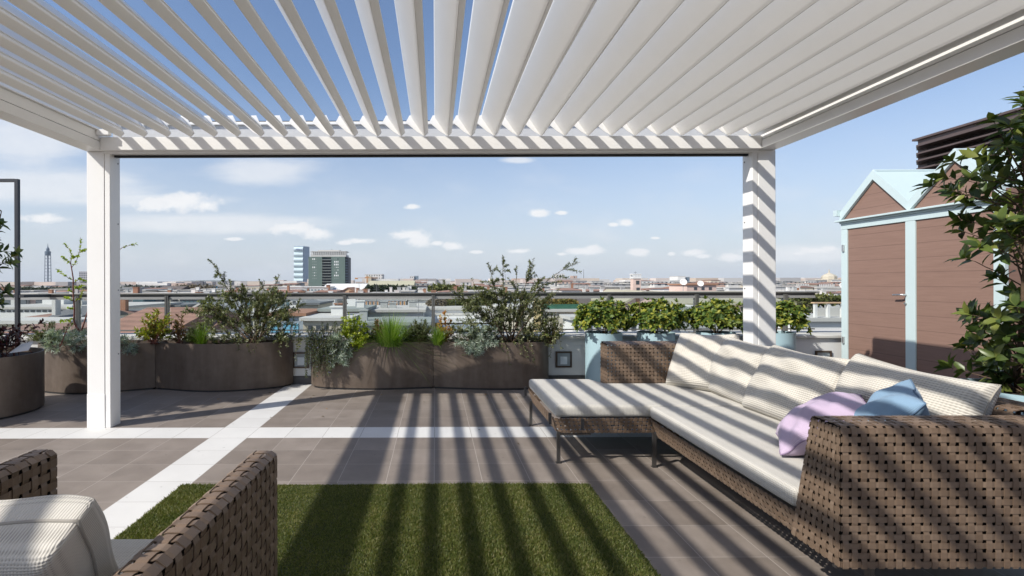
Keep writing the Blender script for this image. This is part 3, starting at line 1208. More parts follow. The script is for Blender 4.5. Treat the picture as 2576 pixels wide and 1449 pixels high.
# ------------------------------------------------------------------ artificial turf
TX0, TX1, TY0, TY1 = -1.54, 0.93, 0.9, 3.13
b = MB()
b.box(TX0, TX1, TY0, TY1, 0.0, 0.008)
turf_root = empty('turf_rug', ((TX0 + TX1) / 2, 2.0, 0), 'rectangle of green artificial turf laid on the brown tiles', 'turf')
turf_root['kind'] = 'stuff'
b.build('turf_backing', plain('turf backing', (0.03, 0.04, 0.012), 0.9, 0, 0.3, 60), turf_root)
n1, n2 = 210000, 20000
px = np.concatenate([rng.uniform(TX0 - 0.004, TX1 + 0.004, n1), rng.uniform(TX0, TX1, n2)])
py = np.concatenate([rng.uniform(2.0, TY1, n1), rng.uniform(TY0, 2.0, n2)])
n = n1 + n2
ang = rng.uniform(0, 2 * np.pi, n)
hh = rng.uniform(0.008, 0.020, n) * (0.8 + 0.3 * np.sin(px * 3.1 + np.cos(py * 2.3)))
lean = rng.uniform(0.1, 1.0, n) * hh
la = rng.uniform(0, 2 * np.pi, n) + 0.4 * np.sin(px * 9 + 2 * np.sin(py * 7))
wd = rng.uniform(0.0012, 0.0024, n)
dx, dy = np.cos(ang) * wd, np.sin(ang) * wd
V = np.zeros((n, 5, 3), np.float32)
z0 = np.full(n, 0.007)
V[:, 0] = np.stack([px - dx, py - dy, z0], 1)
V[:, 1] = np.stack([px + dx, py + dy, z0], 1)
mx_, my_ = px + np.cos(la) * lean * 0.35, py + np.sin(la) * lean * 0.35
V[:, 2] = np.stack([mx_ + dx * .8, my_ + dy * .8, z0 + hh * 0.6], 1)
V[:, 3] = np.stack([mx_ - dx * .8, my_ - dy * .8, z0 + hh * 0.6], 1)
V[:, 4] = np.stack([px + np.cos(la) * lean, py + np.sin(la) * lean, z0 + hh * 0.95], 1)


def raw_mesh(name, verts, quads=None, tris=None, mat=None, parent=None):
    me = bpy.data.meshes.new(name)
    nq = 0 if quads is None else len(quads)
    nt_ = 0 if tris is None else len(tris)
    me.vertices.add(len(verts))
    me.vertices.foreach_set('co', np.asarray(verts, np.float32).ravel())
    idx = []
    if nq: idx.append(np.asarray(quads, np.int32).ravel())
    if nt_: idx.append(np.asarray(tris, np.int32).ravel())
    idx = np.concatenate(idx)
    me.loops.add(len(idx))
    me.loops.foreach_set('vertex_index', idx)
    me.polygons.add(nq + nt_)
    starts = np.concatenate([np.arange(nq) * 4, nq * 4 + np.arange(nt_) * 3]).astype(np.int32)
    me.polygons.foreach_set('loop_start', starts)
    me.update(calc_edges=True)
    if mat: me.materials.append(mat)
    return link(name, me, parent)


base = np.arange(n)[:, None] * 5
quads = base + np.array([[0, 1, 2, 3]])
tris = base + np.array([[3, 2, 4]])
M['turf'] = leafmat('turf blades', [(0.055, 0.080, 0.016), (0.092, 0.120, 0.026), (0.14, 0.158, 0.042), (0.20, 0.185, 0.08)], 0.5, 0.3, 0.3, True)
to = raw_mesh('turf_blades', V.reshape(-1, 3), quads, tris, M['turf'], turf_root)
to['kind'] = 'stuff'

# ------------------------------------------------------------------ turquoise and brown shed on the right
SX = 4.90
sh = empty('garden_shed', (SX, 5.3, 0), 'brown plank shed with two gables and pale turquoise trim', 'shed')
YA, YM, YC = 6.20, 5.30, 4.42
SBK = 6.1


def gab(y0, yp, y1, zv, zp):
    return [(y0, zv), (yp, zp), (y1, zv)]


b = MB()
b.box(SX + 0.03, SBK, YC, YA, 0.0, 1.905)
b.build('shed_body', M['planks'], sh)
for (y0, y1) in ((YA - 0.09, YM + 0.055), (YM - 0.055, YC + 0.09)):
    b = MB()
    b.box(SX + 0.008, SX + 0.028, y1 + 0.004, y0 - 0.004, 0.06, 1.862)
    d = b.build('door', M['planks'], sh)
    if y0 > 6:
        q = MB()
        yh, zh = YM + 0.045, 1.10
        q.tube([(SX - 0.012, yh, zh), (SX - 0.045, yh, zh), (SX - 0.052, yh + 0.012, zh), (SX - 0.053, yh + 0.10, zh - 0.004)], 0.011, 0.009, 8)
        q.build('handle', M['steel'], d)
        q = MB()
        q.tube([(SX - 0.006, yh, zh - 0.09), (SX - 0.020, yh, zh - 0.09)], 0.012, 0.012, 8)
        q.build('keyhole', M['steel'], d)
        q = MB()
        for zh_ in (0.50, 1.60):
            q = MB()
            q.box(SX - 0.022, SX - 0.008, YA - 0.055, YA - 0.03, zh_, zh_ + 0.08)
            q.build('hinge', M['steel'], d)
b = MB()
for (y0, y1) in ((YA, YA - 0.09), (YM + 0.055, YM - 0.055), (YC + 0.09, YC)):
    b.box(SX - 0.004, SX + 0.035, y1, y0, 0.0, 1.862)
b.box(SX - 0.006, SX + 0.035, YC, YA, 1.863, 1.93)
b.box(SX - 0.012, SX + 0.012, YC, YA, 0.0, 0.05)
b.build('door_frame', M['shed_blue'], sh, bevel=0.003)
b = MB()
b.box(SX - 0.055, SX + 0.04, YC - 0.03, YA + 0.04, 1.955, 1.975)
b.box(SX - 0.018, SX + 0.035, YC - 0.01, YA + 0.01, 1.931, 1.954)
b.build('cornice', M['shed_blue'], sh, bevel=0.003)
ZV, ZP = 2.06, 2.475
for (y0, yp, y1) in ((YA, 5.735, YM), (YM, 4.838, YC)):
    # gable board, pent roof in two slopes, and the trim along its edge
    b = MB()
    b.prism([(SX + 0.012, y0, 1.976), (SX + 0.012, y1, 1.976), (SX + 0.012, y1, ZV - 0.02), (SX + 0.012, yp, ZP - 0.02), (SX + 0.012, y0, ZV - 0.02)], (SBK - SX - 0.03, 0, 0))
    b.build('gable', M['planks'], sh)
    def chev(x, top, th):
        return [(x, y0 + 0.002, ZV + top), (x, yp, ZP + top), (x, y1 + 0.002, ZV + top), (x, y1 + 0.002, ZV + top - th), (x, yp, ZP + top - th), (x, y0 + 0.002, ZV + top - th)]
    for nm_, x_, top_, th_, len_ in (('gable_trim', SX - 0.02, 0.010, 0.105, 0.031), ('roof', SX + 0.0125, 0.004, 0.022, SBK - SX)):
        pts_ = chev(x_, top_, th_)
        q = MB()
        for k_ in ((0, 1, 4, 5), (1, 2, 3, 4)):
            q.prism([pts_[i_] for i_ in k_], (len_, 0, 0))
        q.build(nm_, M['shed_blue'], sh)
    q = MB()
    q.tube([(SX - 0.012, yp, ZP - 0.005), (SBK + 0.01, yp, ZP - 0.005)], 0.02, 0.02, 8)
    q.build('ridge_cap', M['shed_blue'], sh)
b = MB()
b.box(SX - 0.06, SX + 0.03, YA - 0.005, YA + 0.05, 2.03, 2.10)
b.build('gutter_end', M['shed_blue'], sh)

# ------------------------------------------------------------------ brown penthouse with fins, behind the shed
ph = empty('penthouse', (9.5, 2.0, 0), 'dark brown upper storey with long horizontal fins behind the shed', 'building')
b = MB()
b.box(7.0, 14.0, -8.0, 7.45, -22.0, 3.28)
b.build('wall', M['fin_brown'], ph)
b = MB()
b.box(6.985, 6.999, -8.0, 7.3, 2.84, 3.16)  # dark sheet laid over the wall, darkens the gaps between the fins
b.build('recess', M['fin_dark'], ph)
for z in (3.125, 3.015, 2.915, 2.80, 2.69, 2.58):
    b = MB()
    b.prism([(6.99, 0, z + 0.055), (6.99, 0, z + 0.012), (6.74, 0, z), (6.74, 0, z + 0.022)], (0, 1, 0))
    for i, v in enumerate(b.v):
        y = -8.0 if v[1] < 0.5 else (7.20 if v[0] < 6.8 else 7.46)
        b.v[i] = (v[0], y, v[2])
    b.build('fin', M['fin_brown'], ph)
b = MB()
b.box(6.96, 14.05, -8.05, 7.50, 3.281, 3.31)
b.build('roof_edge', M['fin_brown'], ph)

# ------------------------------------------------------------------ long bronze planters
def smooth_closed(ctrl, n=10):
    out = []
    m = len(ctrl)
    for i in range(m):
        p0, p1, p2, p3 = [Vector((*ctrl[(i + k) % m], 0)) for k in (-1, 0, 1, 2)]
        for k in range(n):
            t = k / n
            out.append(0.5 * ((2 * p1) + (p2 - p0) * t + (2 * p0 - 5 * p1 + 4 * p2 - p3) * t * t + (3 * p1 - p0 - 3 * p2 + p3) * t ** 3))
    return [(p.x, p.y) for p in out]


ZPL = 0.546


def planter(name, outline, label, group, ztop=ZPL, mat=None, soil_drop=0.05, shell=0.012):
    mat = mat or M['planter']
    cx = sum(p[0] for p in outline) / len(outline)
    cy = sum(p[1] for p in outline) / len(outline)
    t = empty(name, (cx, cy, 0), label, 'planter', group)
    n = len(outline)
    inn = []
    for i, p in enumerate(outline):
        a, c = outline[i - 1], outline[(i + 1) % n]
        d = Vector((c[0] - a[0], c[1] - a[1], 0)).normalized()
        nn = Vector((-d.y, d.x, 0))
        if nn.dot(Vector((cx - p[0], cy - p[1], 0))) < 0 and False:
            nn = -nn
        inn.append((p[0] + nn.x * shell, p[1] + nn.y * shell))
    b_ = MB()
    rings = [(outline, 0.02), (outline, ztop), (inn, ztop), (inn, ztop - soil_drop - 0.03)]
    vs = [(x, y, z) for ring, z in rings for x, y in ring]
    fs = []
    for k in range(3):
        for i in range(n):
            j = (i + 1) % n
            fs.append((k * n + i, k * n + j, (k + 1) * n + j, (k + 1) * n + i))
    b_.add(vs, fs)
    o_ = b_.build('planter_wall', mat, t, smooth=False)
    for p in o_.data.polygons: p.use_smooth = p.index >= 0
    o_.data.set_sharp_from_angle(angle=math.radians(35))
    b_ = MB()
    b_.add([(x, y, ztop - soil_drop + R.uniform(-0.008, 0.008)) for x, y in inn], [tuple(range(n))])
    b_.build('soil', M['soil'], t)
    b_ = MB()
    b_.add([(cx + (x - cx) * 0.97, cy + (y - cy) * 0.94, z) for z in (0.0, 0.02) for x, y in outline],
           [(i, (i + 1) % n, n + (i + 1) % n, n + i) for i in range(n)])
    b_.build('plinth', M['black'], t)
    return t


def module(x0, x1, yl, ym, yr, round_l, round_r, yb=6.27):
    """plan of one trough (counter-clockwise): bulging front, straight back"""
    pts = []
    xm = (x0 + x1) / 2
    k = 22
    for i in range(k + 1):
        t = i / k
        base_ = yl * (1 - t) + yr * t
        bulge = (ym - (yl + yr) / 2) * math.sin(math.pi * t) ** 1.2
        x = x0 + (x1 - x0) * t
        y = base_ + bulge
        if round_l and t < 0.16:
            q = 1 - t / 0.16
            y += (yb - yl) * 0.92 * (1 - math.sqrt(max(0, 1 - q * q)))
        if round_r and t > 0.84:
            q = (t - 0.84) / 0.16
            y += (yb - yr) * 0.92 * (1 - math.sqrt(max(0, 1 - q * q)))
        pts.append((x, y))
    pts += [(x1, yb), (x0, yb)]
    return pts


GP = 'long bronze planters along the parapet'
planter('long_planter', module(-4.72, -3.285, 5.95, 5.74, 6.02, True, False), 'long bronze planter behind the left white post, at the far left of the row', GP)
planter('long_planter', module(-3.280, -1.735, 6.02, 5.84, 6.10, False, True), 'long bronze planter with a big arching shrub, shaded, right of the left post', GP)
planter('long_planter', module(-1.515, -0.030, 6.06, 5.94, 6.03, True, False), 'long bronze planter with trailing rosemary and grass tufts, left half of the sunlit pair', GP)
planter('long_planter', module(-0.025, 1.375, 6.03, 5.92, 5.97, False, True), 'long bronze planter with a big olive green shrub, right half of the sunlit pair', GP)
CPX, CPY, CPR = -4.443, 4.934, 0.55
circ = [(CPX + CPR * math.cos(2 * math.pi * k / 48), CPY + CPR * math.sin(2 * math.pi * k / 48)) for k in range(48)]
planter('round_planter', circ, 'round dark bronze planter at the left edge of the terrace', None, 0.565)
GB = 'round pale blue pots by the parapet'
pots = []
for k, (pxc, lab) in enumerate(((1518, 'round pale blue pot standing left of the woven chaise back, leftmost of the blue pots'),
                                (1649, 'round pale blue pot behind the woven chaise back'),
                                (1800, 'round pale blue pot behind the corner of the sofa, left of the right post'),
                                (1948, 'round pale blue pot half hidden by the right post'))):
    x = gx(pxc, 6.02)
    c_ = [(x + 0.208 * math.cos(2 * math.pi * i / 40), 6.02 + 0.208 * math.sin(2 * math.pi * i / 40)) for i in range(40)]
    planter('blue_pot', c_, lab, GB, 0.655, M['pale_blue'], 0.03)
    pots.append(x)
c_ = [(3.52 + 0.33 * math.cos(2 * math.pi * i / 40), 3.05 + 0.33 * math.sin(2 * math.pi * i / 40)) for i in range(40)]
planter('tree_pot', c_, 'wide pale blue pot under the large leafy shrub right of the sofa', None, 0.60, M['pale_blue'], 0.04)

# metal plant frame at the far left
fr = empty('trellis_frame', (-5.02, 6.15, 0), 'anthracite metal frame for climbers at the far left', 'trellis')
b = MB()
xf = gx(44, 6.16)
b.box(xf - 0.02, xf + 0.02, 6.14, 6.18, 0.0, gz(448, 6.16))
b.build('upright', M['dark_metal'], fr)
b = MB()
b.box(xf - 1.6, xf - 0.021, 6.14, 6.18, gz(455, 6.16), gz(447.5, 6.16))
b.build('crossbar', M['dark_metal'], fr)
b = MB()
b.box(xf - 1.62, xf - 1.58, 6.14, 6.18, 0.0, gz(455, 6.16) - 0.001)
b.build('upright', M['dark_metal'], fr)
b = MB()
b.box(xf + 0.021, xf + 0.09, 6.145, 6.58, gz(746, 6.16), gz(739, 6.16))
b.build('bracket', M['dark_metal'], fr)


# ------------------------------------------------------------------ plants
def nrmz(a):
    return a / np.maximum(np.linalg.norm(a, axis=-1, keepdims=True), 1e-9)


def leaf_geo(pos, dr, up, L, W, fold=0.25, curl=0.15, broad=True):
    n = len(pos)
    dr = nrmz(dr)
    side = nrmz(np.cross(dr, up))
    nn = np.cross(side, dr)
    L = np.broadcast_to(np.asarray(L, float), (n,))[:, None]
    W = np.broadcast_to(np.asarray(W, float), (n,))[:, None]
    def p(t, s, k):
        return pos + dr * L * t + side * W * 0.5 * s + nn * (k * W - curl * L * t * t)
    if broad:
        v = np.stack([p(0, 0, 0), p(.33, 1, fold), p(.33, 0, 0), p(.33, -1, fold), p(.68, .86, fold * .9), p(.68, 0, 0), p(.68, -.86, fold * .9), p(1, 0, 0)], 1)
        q = np.array([[1, 2, 5, 4], [2, 3, 6, 5]])
        t = np.array([[0, 2, 1], [0, 3, 2], [4, 5, 7], [5, 6, 7]])
    else:
        v = np.stack([p(0, 0, 0), p(.5, 1, fold), p(.5, 0, 0), p(.5, -1, fold), p(1, 0, 0)], 1)
        q = np.array([[0, 2, 4, 1], [0, 3, 4, 2]])
        t = None
    return v, q, t


class Plant:
    def __init__(self, seed):
        self.r = np.random.default_rng(seed)
        self.st = MB()
        self.g = []

    def stem(self, pts, r0, r1, n=5):
        self.st.tube(pts, r0, r1, n)

    def curve(self, a, b_, bow, n=9, wob=0.0):
        a, b_, bow = np.array(a, float), np.array(b_, float), np.array(bow, float)
        t = np.linspace(0, 1, n)[:, None]
        m = (a + b_) / 2 + bow
        p = a * (1 - t) ** 2 + 2 * m * t * (1 - t) + b_ * t * t
        if wob:
            w = self.r.normal(0, wob, (n, 3))
            w[0] = 0
            p = p + np.cumsum(w, 0) * 0.5
        return p

    def sample(self, pts, t):
        pts = np.asarray(pts)
        m = len(pts) - 1
        f = np.clip(np.asarray(t) * m, 0, m - 1e-6)
        i = f.astype(int)
        k = (f - i)[:, None]
        return pts[i] * (1 - k) + pts[i + 1] * k, nrmz(pts[i + 1] - pts[i])

    def leaves_on(self, pts, n, L, W, spread=0.9, t0=0.1, broad=False, fold=0.25, curl=0.15, t1=1.0, upbias=0.3, lv=0.3):
        if n < 1: return
        t = np.sort(self.r.uniform(t0, t1, n))
        p, d = self.sample(pts, t)
        a = np.arange(n) * 2.4 + self.r.uniform(0, 6)
        ref = np.where(np.abs(d[:, 2:3]) > 0.9, np.array([[1., 0, 0]]), np.array([[0, 0, 1.]]))
        x = nrmz(np.cross(d, ref))
        y = np.cross(d, x)
        rad = x * np.cos(a)[:, None] + y * np.sin(a)[:, None]
        dr = d * math.cos(spread) + rad * math.sin(spread) + np.array([0, 0, upbias * 0.4]) + self.r.normal(0, 0.18, (n, 3))
        up = d * 0.8 + np.array([0, 0, 0.5]) + self.r.normal(0, 0.3, (n, 3))
        s = self.r.uniform(1 - lv, 1 + lv, n)
        self.g.append(leaf_geo(p, dr, up, L * s, W * s, fold, curl, broad))

    def rosette(self, c, axis, n, L, W, open_=1.0, broad=True, fold=0.2, curl=0.2, jit=0.2):
        axis = np.array(axis, float)
        axis = axis / np.linalg.norm(axis)
        ref = np.array([1., 0, 0]) if abs(axis[2]) > 0.9 else np.array([0, 0, 1.])
        x = np.cross(axis, ref); x /= np.linalg.norm(x)
        y = np.cross(axis, x)
        a = np.arange(n) * 2.4 + self.r.uniform(0, 6)
        tl = open_ * (0.35 + 0.65 * (np.arange(n) + 0.5) / n)
        rad = x * np.cos(a)[:, None] + y * np.sin(a)[:, None]
        dr = axis * np.cos(tl)[:, None] + rad * np.sin(tl)[:, None] + self.r.normal(0, jit * 0.5, (n, 3))
        up = axis - rad * 0.4 + self.r.normal(0, 0.1, (n, 3))
        s = self.r.uniform(0.7, 1.15, n)
        self.g.append(leaf_geo(np.tile(np.array(c, float), (n, 1)), dr, up, L * s, W * s, fold, curl, broad))

    def free(self, pos, dr, up, L, W, **k):
        self.g.append(leaf_geo(np.asarray(pos, float), np.asarray(dr, float), np.asarray(up, float), L, W, **k))

    def blades(self, c, n, L, W, spread, rad=0.03, droop=0.6):
        """grass: arching strips of five joints"""
        r = self.r
        a = r.uniform(0, 2 * np.pi, n)
        s = np.abs(r.normal(0, spread, n))
        ln_ = L * r.uniform(0.55, 1.1, n)
        p0 = np.array(c, float) + np.stack([np.cos(a) * rad * r.uniform(0, 1, n), np.sin(a) * rad * r.uniform(0, 1, n), np.zeros(n)], 1)
        hx = np.stack([np.cos(a), np.sin(a), np.zeros(n)], 1)
        sd = np.stack([-np.sin(a), np.cos(a), np.zeros(n)], 1)
        vs = []
        for k in range(6):
            t = k / 5
            out = np.sin(s)[:, None] * t + droop * (np.sin(s)[:, None] + .15) * t * t
            upz = np.cos(s)[:, None] * t - droop * (np.sin(s)[:, None] + .1) * t * t * 1.1
            p = p0 + hx * ln_[:, None] * out + np.array([0, 0, 1.]) * ln_[:, None] * upz
            w = W * (1 - 0.9 * t ** 2)
            vs += [p - sd * w / 2, p + sd * w / 2]
        v = np.stack(vs, 1)
        q = np.array([[2 * k, 2 * k + 1, 2 * k + 3, 2 * k + 2] for k in range(5)])
        self.g.append((v, q, None))

    def build(self, name, loc, label, cat, leaf, stem=None, group=None, leafname='foliage', stemname='stems'):
        t = empty(name, loc, label, cat, group)
        if self.st.v:
            self.st.build(stemname, stem or M['stem'], t, smooth=True)
        V_, Q_, T_ = [], [], []
        o_ = 0
        for v, q, tr in self.g:
            n, m, _ = v.shape
            V_.append(v.reshape(-1, 3))
            bs_ = o_ + np.arange(n)[:, None, None] * m
            if q is not None: Q_.append((bs_ + q[None]).reshape(-1, 4))
            if tr is not None: T_.append((bs_ + tr[None]).reshape(-1, 3))
            o_ += n * m
        if V_:
            ob = raw_mesh(leafname, np.concatenate(V_), np.concatenate(Q_) if Q_ else None, np.concatenate(T_) if T_ else None, leaf, t)
            ob.data.polygons.foreach_set('use_smooth', [True] * len(ob.data.polygons))
        return t


LM = {}
LM['olive'] = leafmat('olive green leaves', [(0.060, 0.078, 0.030), (0.10, 0.12, 0.050), (0.15, 0.17, 0.075), (0.26, 0.27, 0.14)], 0.35, 0.25, 0.5)
LM['dark_big'] = leafmat('dark glossy leaves', [(0.035, 0.060, 0.016), (0.060, 0.098, 0.024), (0.105, 0.145, 0.034), (0.21, 0.23, 0.055)], 0.36, 0.25, 0.4)
LM['pitto'] = leafmat('pittosporum leaves', [(0.035, 0.070, 0.014), (0.065, 0.115, 0.022), (0.11, 0.165, 0.030), (0.20, 0.225, 0.035), (0.34, 0.33, 0.045)], 0.48, 0.22, 0.3)
LM['silver'] = leafmat('silver grey leaves', [(0.18, 0.245, 0.20), (0.26, 0.33, 0.275), (0.35, 0.41, 0.35), (0.45, 0.49, 0.42)], 0.5, 0.15, 0.3)
LM['lime'] = leafmat('lime leaves', [(0.14, 0.20, 0.012), (0.22, 0.29, 0.02), (0.32, 0.37, 0.03), (0.42, 0.44, 0.06)], 0.4, 0.35, 0.4)
LM['grass'] = leafmat('grass tuft blades', [(0.07, 0.14, 0.015), (0.12, 0.22, 0.025), (0.19, 0.29, 0.05), (0.26, 0.33, 0.11)], 0.45, 0.35, 0.3)
LM['rosemary'] = leafmat('rosemary needles', [(0.040, 0.058, 0.026), (0.070, 0.095, 0.045), (0.12, 0.145, 0.080)], 0.55, 0.15, 0.3)
LM['flower'] = leafmat('pale blue flowers', [(0.30, 0.33, 0.62), (0.45, 0.47, 0.75)], 0.6, 0.3, 0.2)
LM['autumn'] = leafmat('orange and green leaves', [(0.30, 0.10, 0.03), (0.36, 0.19, 0.04), (0.30, 0.24, 0.06), (0.40, 0.14, 0.06)], 0.4, 0.35, 0.4)
LM['nandina'] = leafmat('yellow green and red leaves', [(0.20, 0.24, 0.03), (0.30, 0.31, 0.04), (0.13, 0.19, 0.03), (0.33, 0.17, 0.05)], 0.4, 0.35, 0.4)
LM['redgreen'] = leafmat('red brown leaves', [(0.13, 0.065, 0.040), (0.10, 0.095, 0.035), (0.17, 0.085, 0.05)], 0.4, 0.3, 0.4)
LM['crimson'] = leafmat('dark crimson leaves', [(0.035, 0.012, 0.014), (0.060, 0.018, 0.020), (0.10, 0.03, 0.03)], 0.35, 0.2, 0.5)
LM['bud'] = leafmat('fresh lime buds', [(0.24, 0.32, 0.03), (0.34, 0.42, 0.06), (0.17, 0.25, 0.03)], 0.45, 0.35, 0.3)
LM['herb'] = leafmat('dull green leaves', [(0.055, 0.075, 0.03), (0.09, 0.115, 0.045), (0.14, 0.16, 0.065)], 0.5, 0.2, 0.3)

GPL = 'plants in the long planters'


def big_shrub(seed, base, tips, hang, body, name_lab, nside=13, leafs=40, nbody=150, Y0=6.05, tipn=26):
    """arching small-leaved shrub: main stems to the given tips, side twigs, a dense low body, a few hanging twigs"""
    p = Plant(seed)
    r = p.r
    base = np.array(base)
    for (x, y, bow) in tips:
        Y = Y0 + r.uniform(-0.22, 0.22)
        tip = np.array(at(x, y, Y))
        ln_ = np.linalg.norm(tip - base)
        st = p.curve(base + r.normal(0, 0.04, 3) * [1, 1, 0], tip, [bow[0] * ln_, r.normal(0, 0.05), bow[1] * ln_], 12, 0.006)
        p.stem(st, 0.0075, 0.0016)
        p.leaves_on(st, int(tipn * 3 * ln_), 0.030, 0.0105, 0.85, 0.30, lv=0.35)
        for k in range(nside):
            t = r.uniform(0.22, 0.93)
            a, d = p.sample(st, np.array([t]))
            L = ln_ * r.uniform(0.14, 0.32) * (1.15 - t * 0.75)
            dirn = nrmz(d[0] * 0.7 + r.normal(0, 0.65, 3) + np.array([0, 0, 0.25]))
            s2_ = p.curve(a[0], a[0] + dirn * L, [0, 0, 0.1 * L], 6, 0.004)
            p.stem(s2_, 0.0028, 0.001, 4)
            p.leaves_on(s2_, int(14 + L * 190), 0.030, 0.0118, 0.85, 0.05, lv=0.35)
    for (x, y) in hang:
        tip = np.array(at(x, y, 5.88 + r.uniform(-0.05, 0.05)))
        a = np.array([tip[0] + r.normal(0, 0.06), 6.02, 0.57])
        st = p.curve(a, tip, [0, -0.10, 0.14], 9, 0.005)
        p.stem(st, 0.003, 0.001, 4)
        p.leaves_on(st, int(16 + 90 * np.linalg.norm(tip - a)), 0.028, 0.011, 0.9, 0.1, upbias=0)
    x0, x1, y0, y1 = body
    for k in range(nbody):
        u, v = r.uniform(-1, 1), r.uniform(0, 1)
        w_ = math.sqrt(max(0.02, 1 - v * v * 0.8))
        c = np.array(at((x0 + x1) / 2 + (x1 - x0) / 2 * u * w_, y1 + (y0 - y1) * v, Y0 + r.uniform(-0.16, 0.18)))
        dirn = nrmz(np.array([u * 0.8, r.normal(0, 0.5), 0.5 + r.normal(0, 0.4)]))
        L = r.uniform(0.06, 0.15)
        st = p.curve(c, c + dirn * L, [0, 0, 0.02], 5)
        p.stem(st, 0.002, 0.001, 4)
        p.leaves_on(st, leafs // 2, 0.030, 0.012, 0.9, 0.0, lv=0.35)
    return p.build('olive_shrub', tuple(base), name_lab, 'shrub', LM['olive'], M['stem'], GPL)


big_shrub(101, at(1285, 862, 6.06),
          [(1262, 645, (.0, .0)), (1342, 648, (-.04, .02)), (1458, 660, (-.13, .22)), (1185, 702, (-.02, .04)), (1235, 668, (-.03, .03)), (1300, 672, (.02, 0)), (1100, 712, (-.02, .12)),
           (1128, 745, (0, .10)), (1170, 765, (0, .1)), (1120, 838, (.0, .12)), (1405, 730, (-.02, .10)), (1370, 700, (-.02, .06)), (1215, 735, (0, 0)), (1330, 740, (0, .03)), (1395, 800, (0, .08)), (1265, 715, (0, .02))],
          [(1282, 918), (1330, 905), (1382, 898), (1310, 890), (1345, 925), (1265, 880), (1410, 880)], (1150, 1400, 745, 868),
          'big arching olive green shrub in the right half of the sunlit long planter', nbody=330)
big_shrub(102, at(640, 862, 6.02),
          [(536, 662, (-.02, .02)), (705, 692, (.0, .02)), (690, 720, (.02, .02)), (760, 765, (-.02, .16)), (735, 740, (0, .12)), (510, 755, (.02, .16)), (560, 735, (.0, .1)), (480, 775, (.03, .2)),
           (610, 715, (0, .05)), (650, 730, (0, .03)), (735, 800, (0, .12)), (455, 790, (.05, .22)), (585, 760, (0, .05)), (668, 705, (0, .03))],
          [(630, 895), (640, 880), (600, 880), (720, 870), (745, 905), (700, 890), (755, 880)], (490, 745, 745, 866),
          'big arching olive green shrub in the shaded long planter', nbody=360)


def silver_clump(seed, boxp, Y, label, n=60, hang=0.3, L=0.065):
    p = Plant(seed)
    r = p.r
    x0, x1, y0, y1 = boxp
    for k in range(n):
        u, v = r.uniform(0, 1), r.uniform(0, 1)
        c = np.array(at(x0 + (x1 - x0) * u, y0 + (y1 - y0) * v, Y + r.uniform(-0.10, 0.10)))
        below = c[2] < ZPL + 0.01
        if below: c[1] = min(c[1], 5.93 - 0.03 * r.random()) if Y < 6.1 else c[1]
        ax = nrmz(np.array([r.normal(0, 0.5), -0.45 + r.normal(0, 0.3) - (0.5 if below else 0), 0.8 - (0.5 if below else 0)]))
        st = p.curve(c - ax * 0.09, c, [0, 0, 0], 4)
        p.stem(st, 0.003, 0.002, 4)
        p.rosette(c, ax, r.integers(12, 18), L, 0.0075, 1.15, broad=False, fold=0.4, curl=0.05, jit=0.25)
    b0 = at((x0 + x1) / 2, 862, Y)
    return p.build('silver_succulent', (b0.x, Y, ZPL - 0.05), label, 'plant', LM['silver'], M['stem_green'], GPL)


silver_clump(111, (108, 222, 832, 880), 5.78, 'silver grey spiky plant spilling over the planter left of the left post', 85)
silver_clump(112, (298, 345, 848, 886), 5.93, 'small silver grey spiky plant just right of the left post', 34)
silver_clump(113, (828, 888, 842, 916), 5.95, 'silver grey spiky plant hanging beside the trailing rosemary', 78)
silver_clump(114, (1145, 1250, 828, 868), 5.98, 'wide silver grey spiky plant at the foot of the big olive shrub', 78)
silver_clump(115, (1172, 1212, 866, 896), 5.92, 'silver grey tuft hanging over the planter front below the olive shrub', 24)

# trailing rosemary with small blue flowers
p = Plant(121)
fl = Plant(122)
for k in range(120):
    r = p.r
    x = r.uniform(775, 852)
    a = np.array(at(x, 856 + r.uniform(-6, 6), 6.02 + r.uniform(-0.08, 0.1)))
    if k % 3 == 0:
        e = np.array(at(x + r.normal(0, 14), r.uniform(806, 850), 6.0 + r.uniform(-0.15, 0.1)))
        st = p.curve(a, e, [0, -0.03, 0.02], 8, 0.004)
    else:
        yy = r.uniform(875, 955) if x < 832 else r.uniform(870, 915)
        e = np.array(at(x + r.normal(0, 8), yy, 5.90 + r.uniform(-0.05, 0.03)))
        st = p.curve(a, e, [0, -0.12, 0.13], 10, 0.004)
    p.stem(st, 0.0028, 0.0012, 4)
    ln_ = np.linalg.norm(e - a)
    p.leaves_on(st, int(20 + ln_ * 260), 0.024, 0.0065, 0.9, 0.0, upbias=0.1)
    fl.leaves_on(st, int(3 + ln_ * 16), 0.012, 0.010, 1.2, 0.15)
t_ = p.build('trailing_rosemary', tuple(at(810, 858, 6.02)), 'dark trailing rosemary with tiny blue flowers at the planter end', 'plant', LM['rosemary'], M['stem'], GPL)
V_ = np.concatenate([v.reshape(-1, 3) for v, q, tr in fl.g])
Q_, o_ = [], 0
for v, q, tr in fl.g:
    Q_.append((o_ + np.arange(len(v))[:, None, None] * 5 + q[None]).reshape(-1, 4))
    o_ += len(v) * 5
raw_mesh('flowers', V_, np.concatenate(Q_), None, LM['flower'], t_)


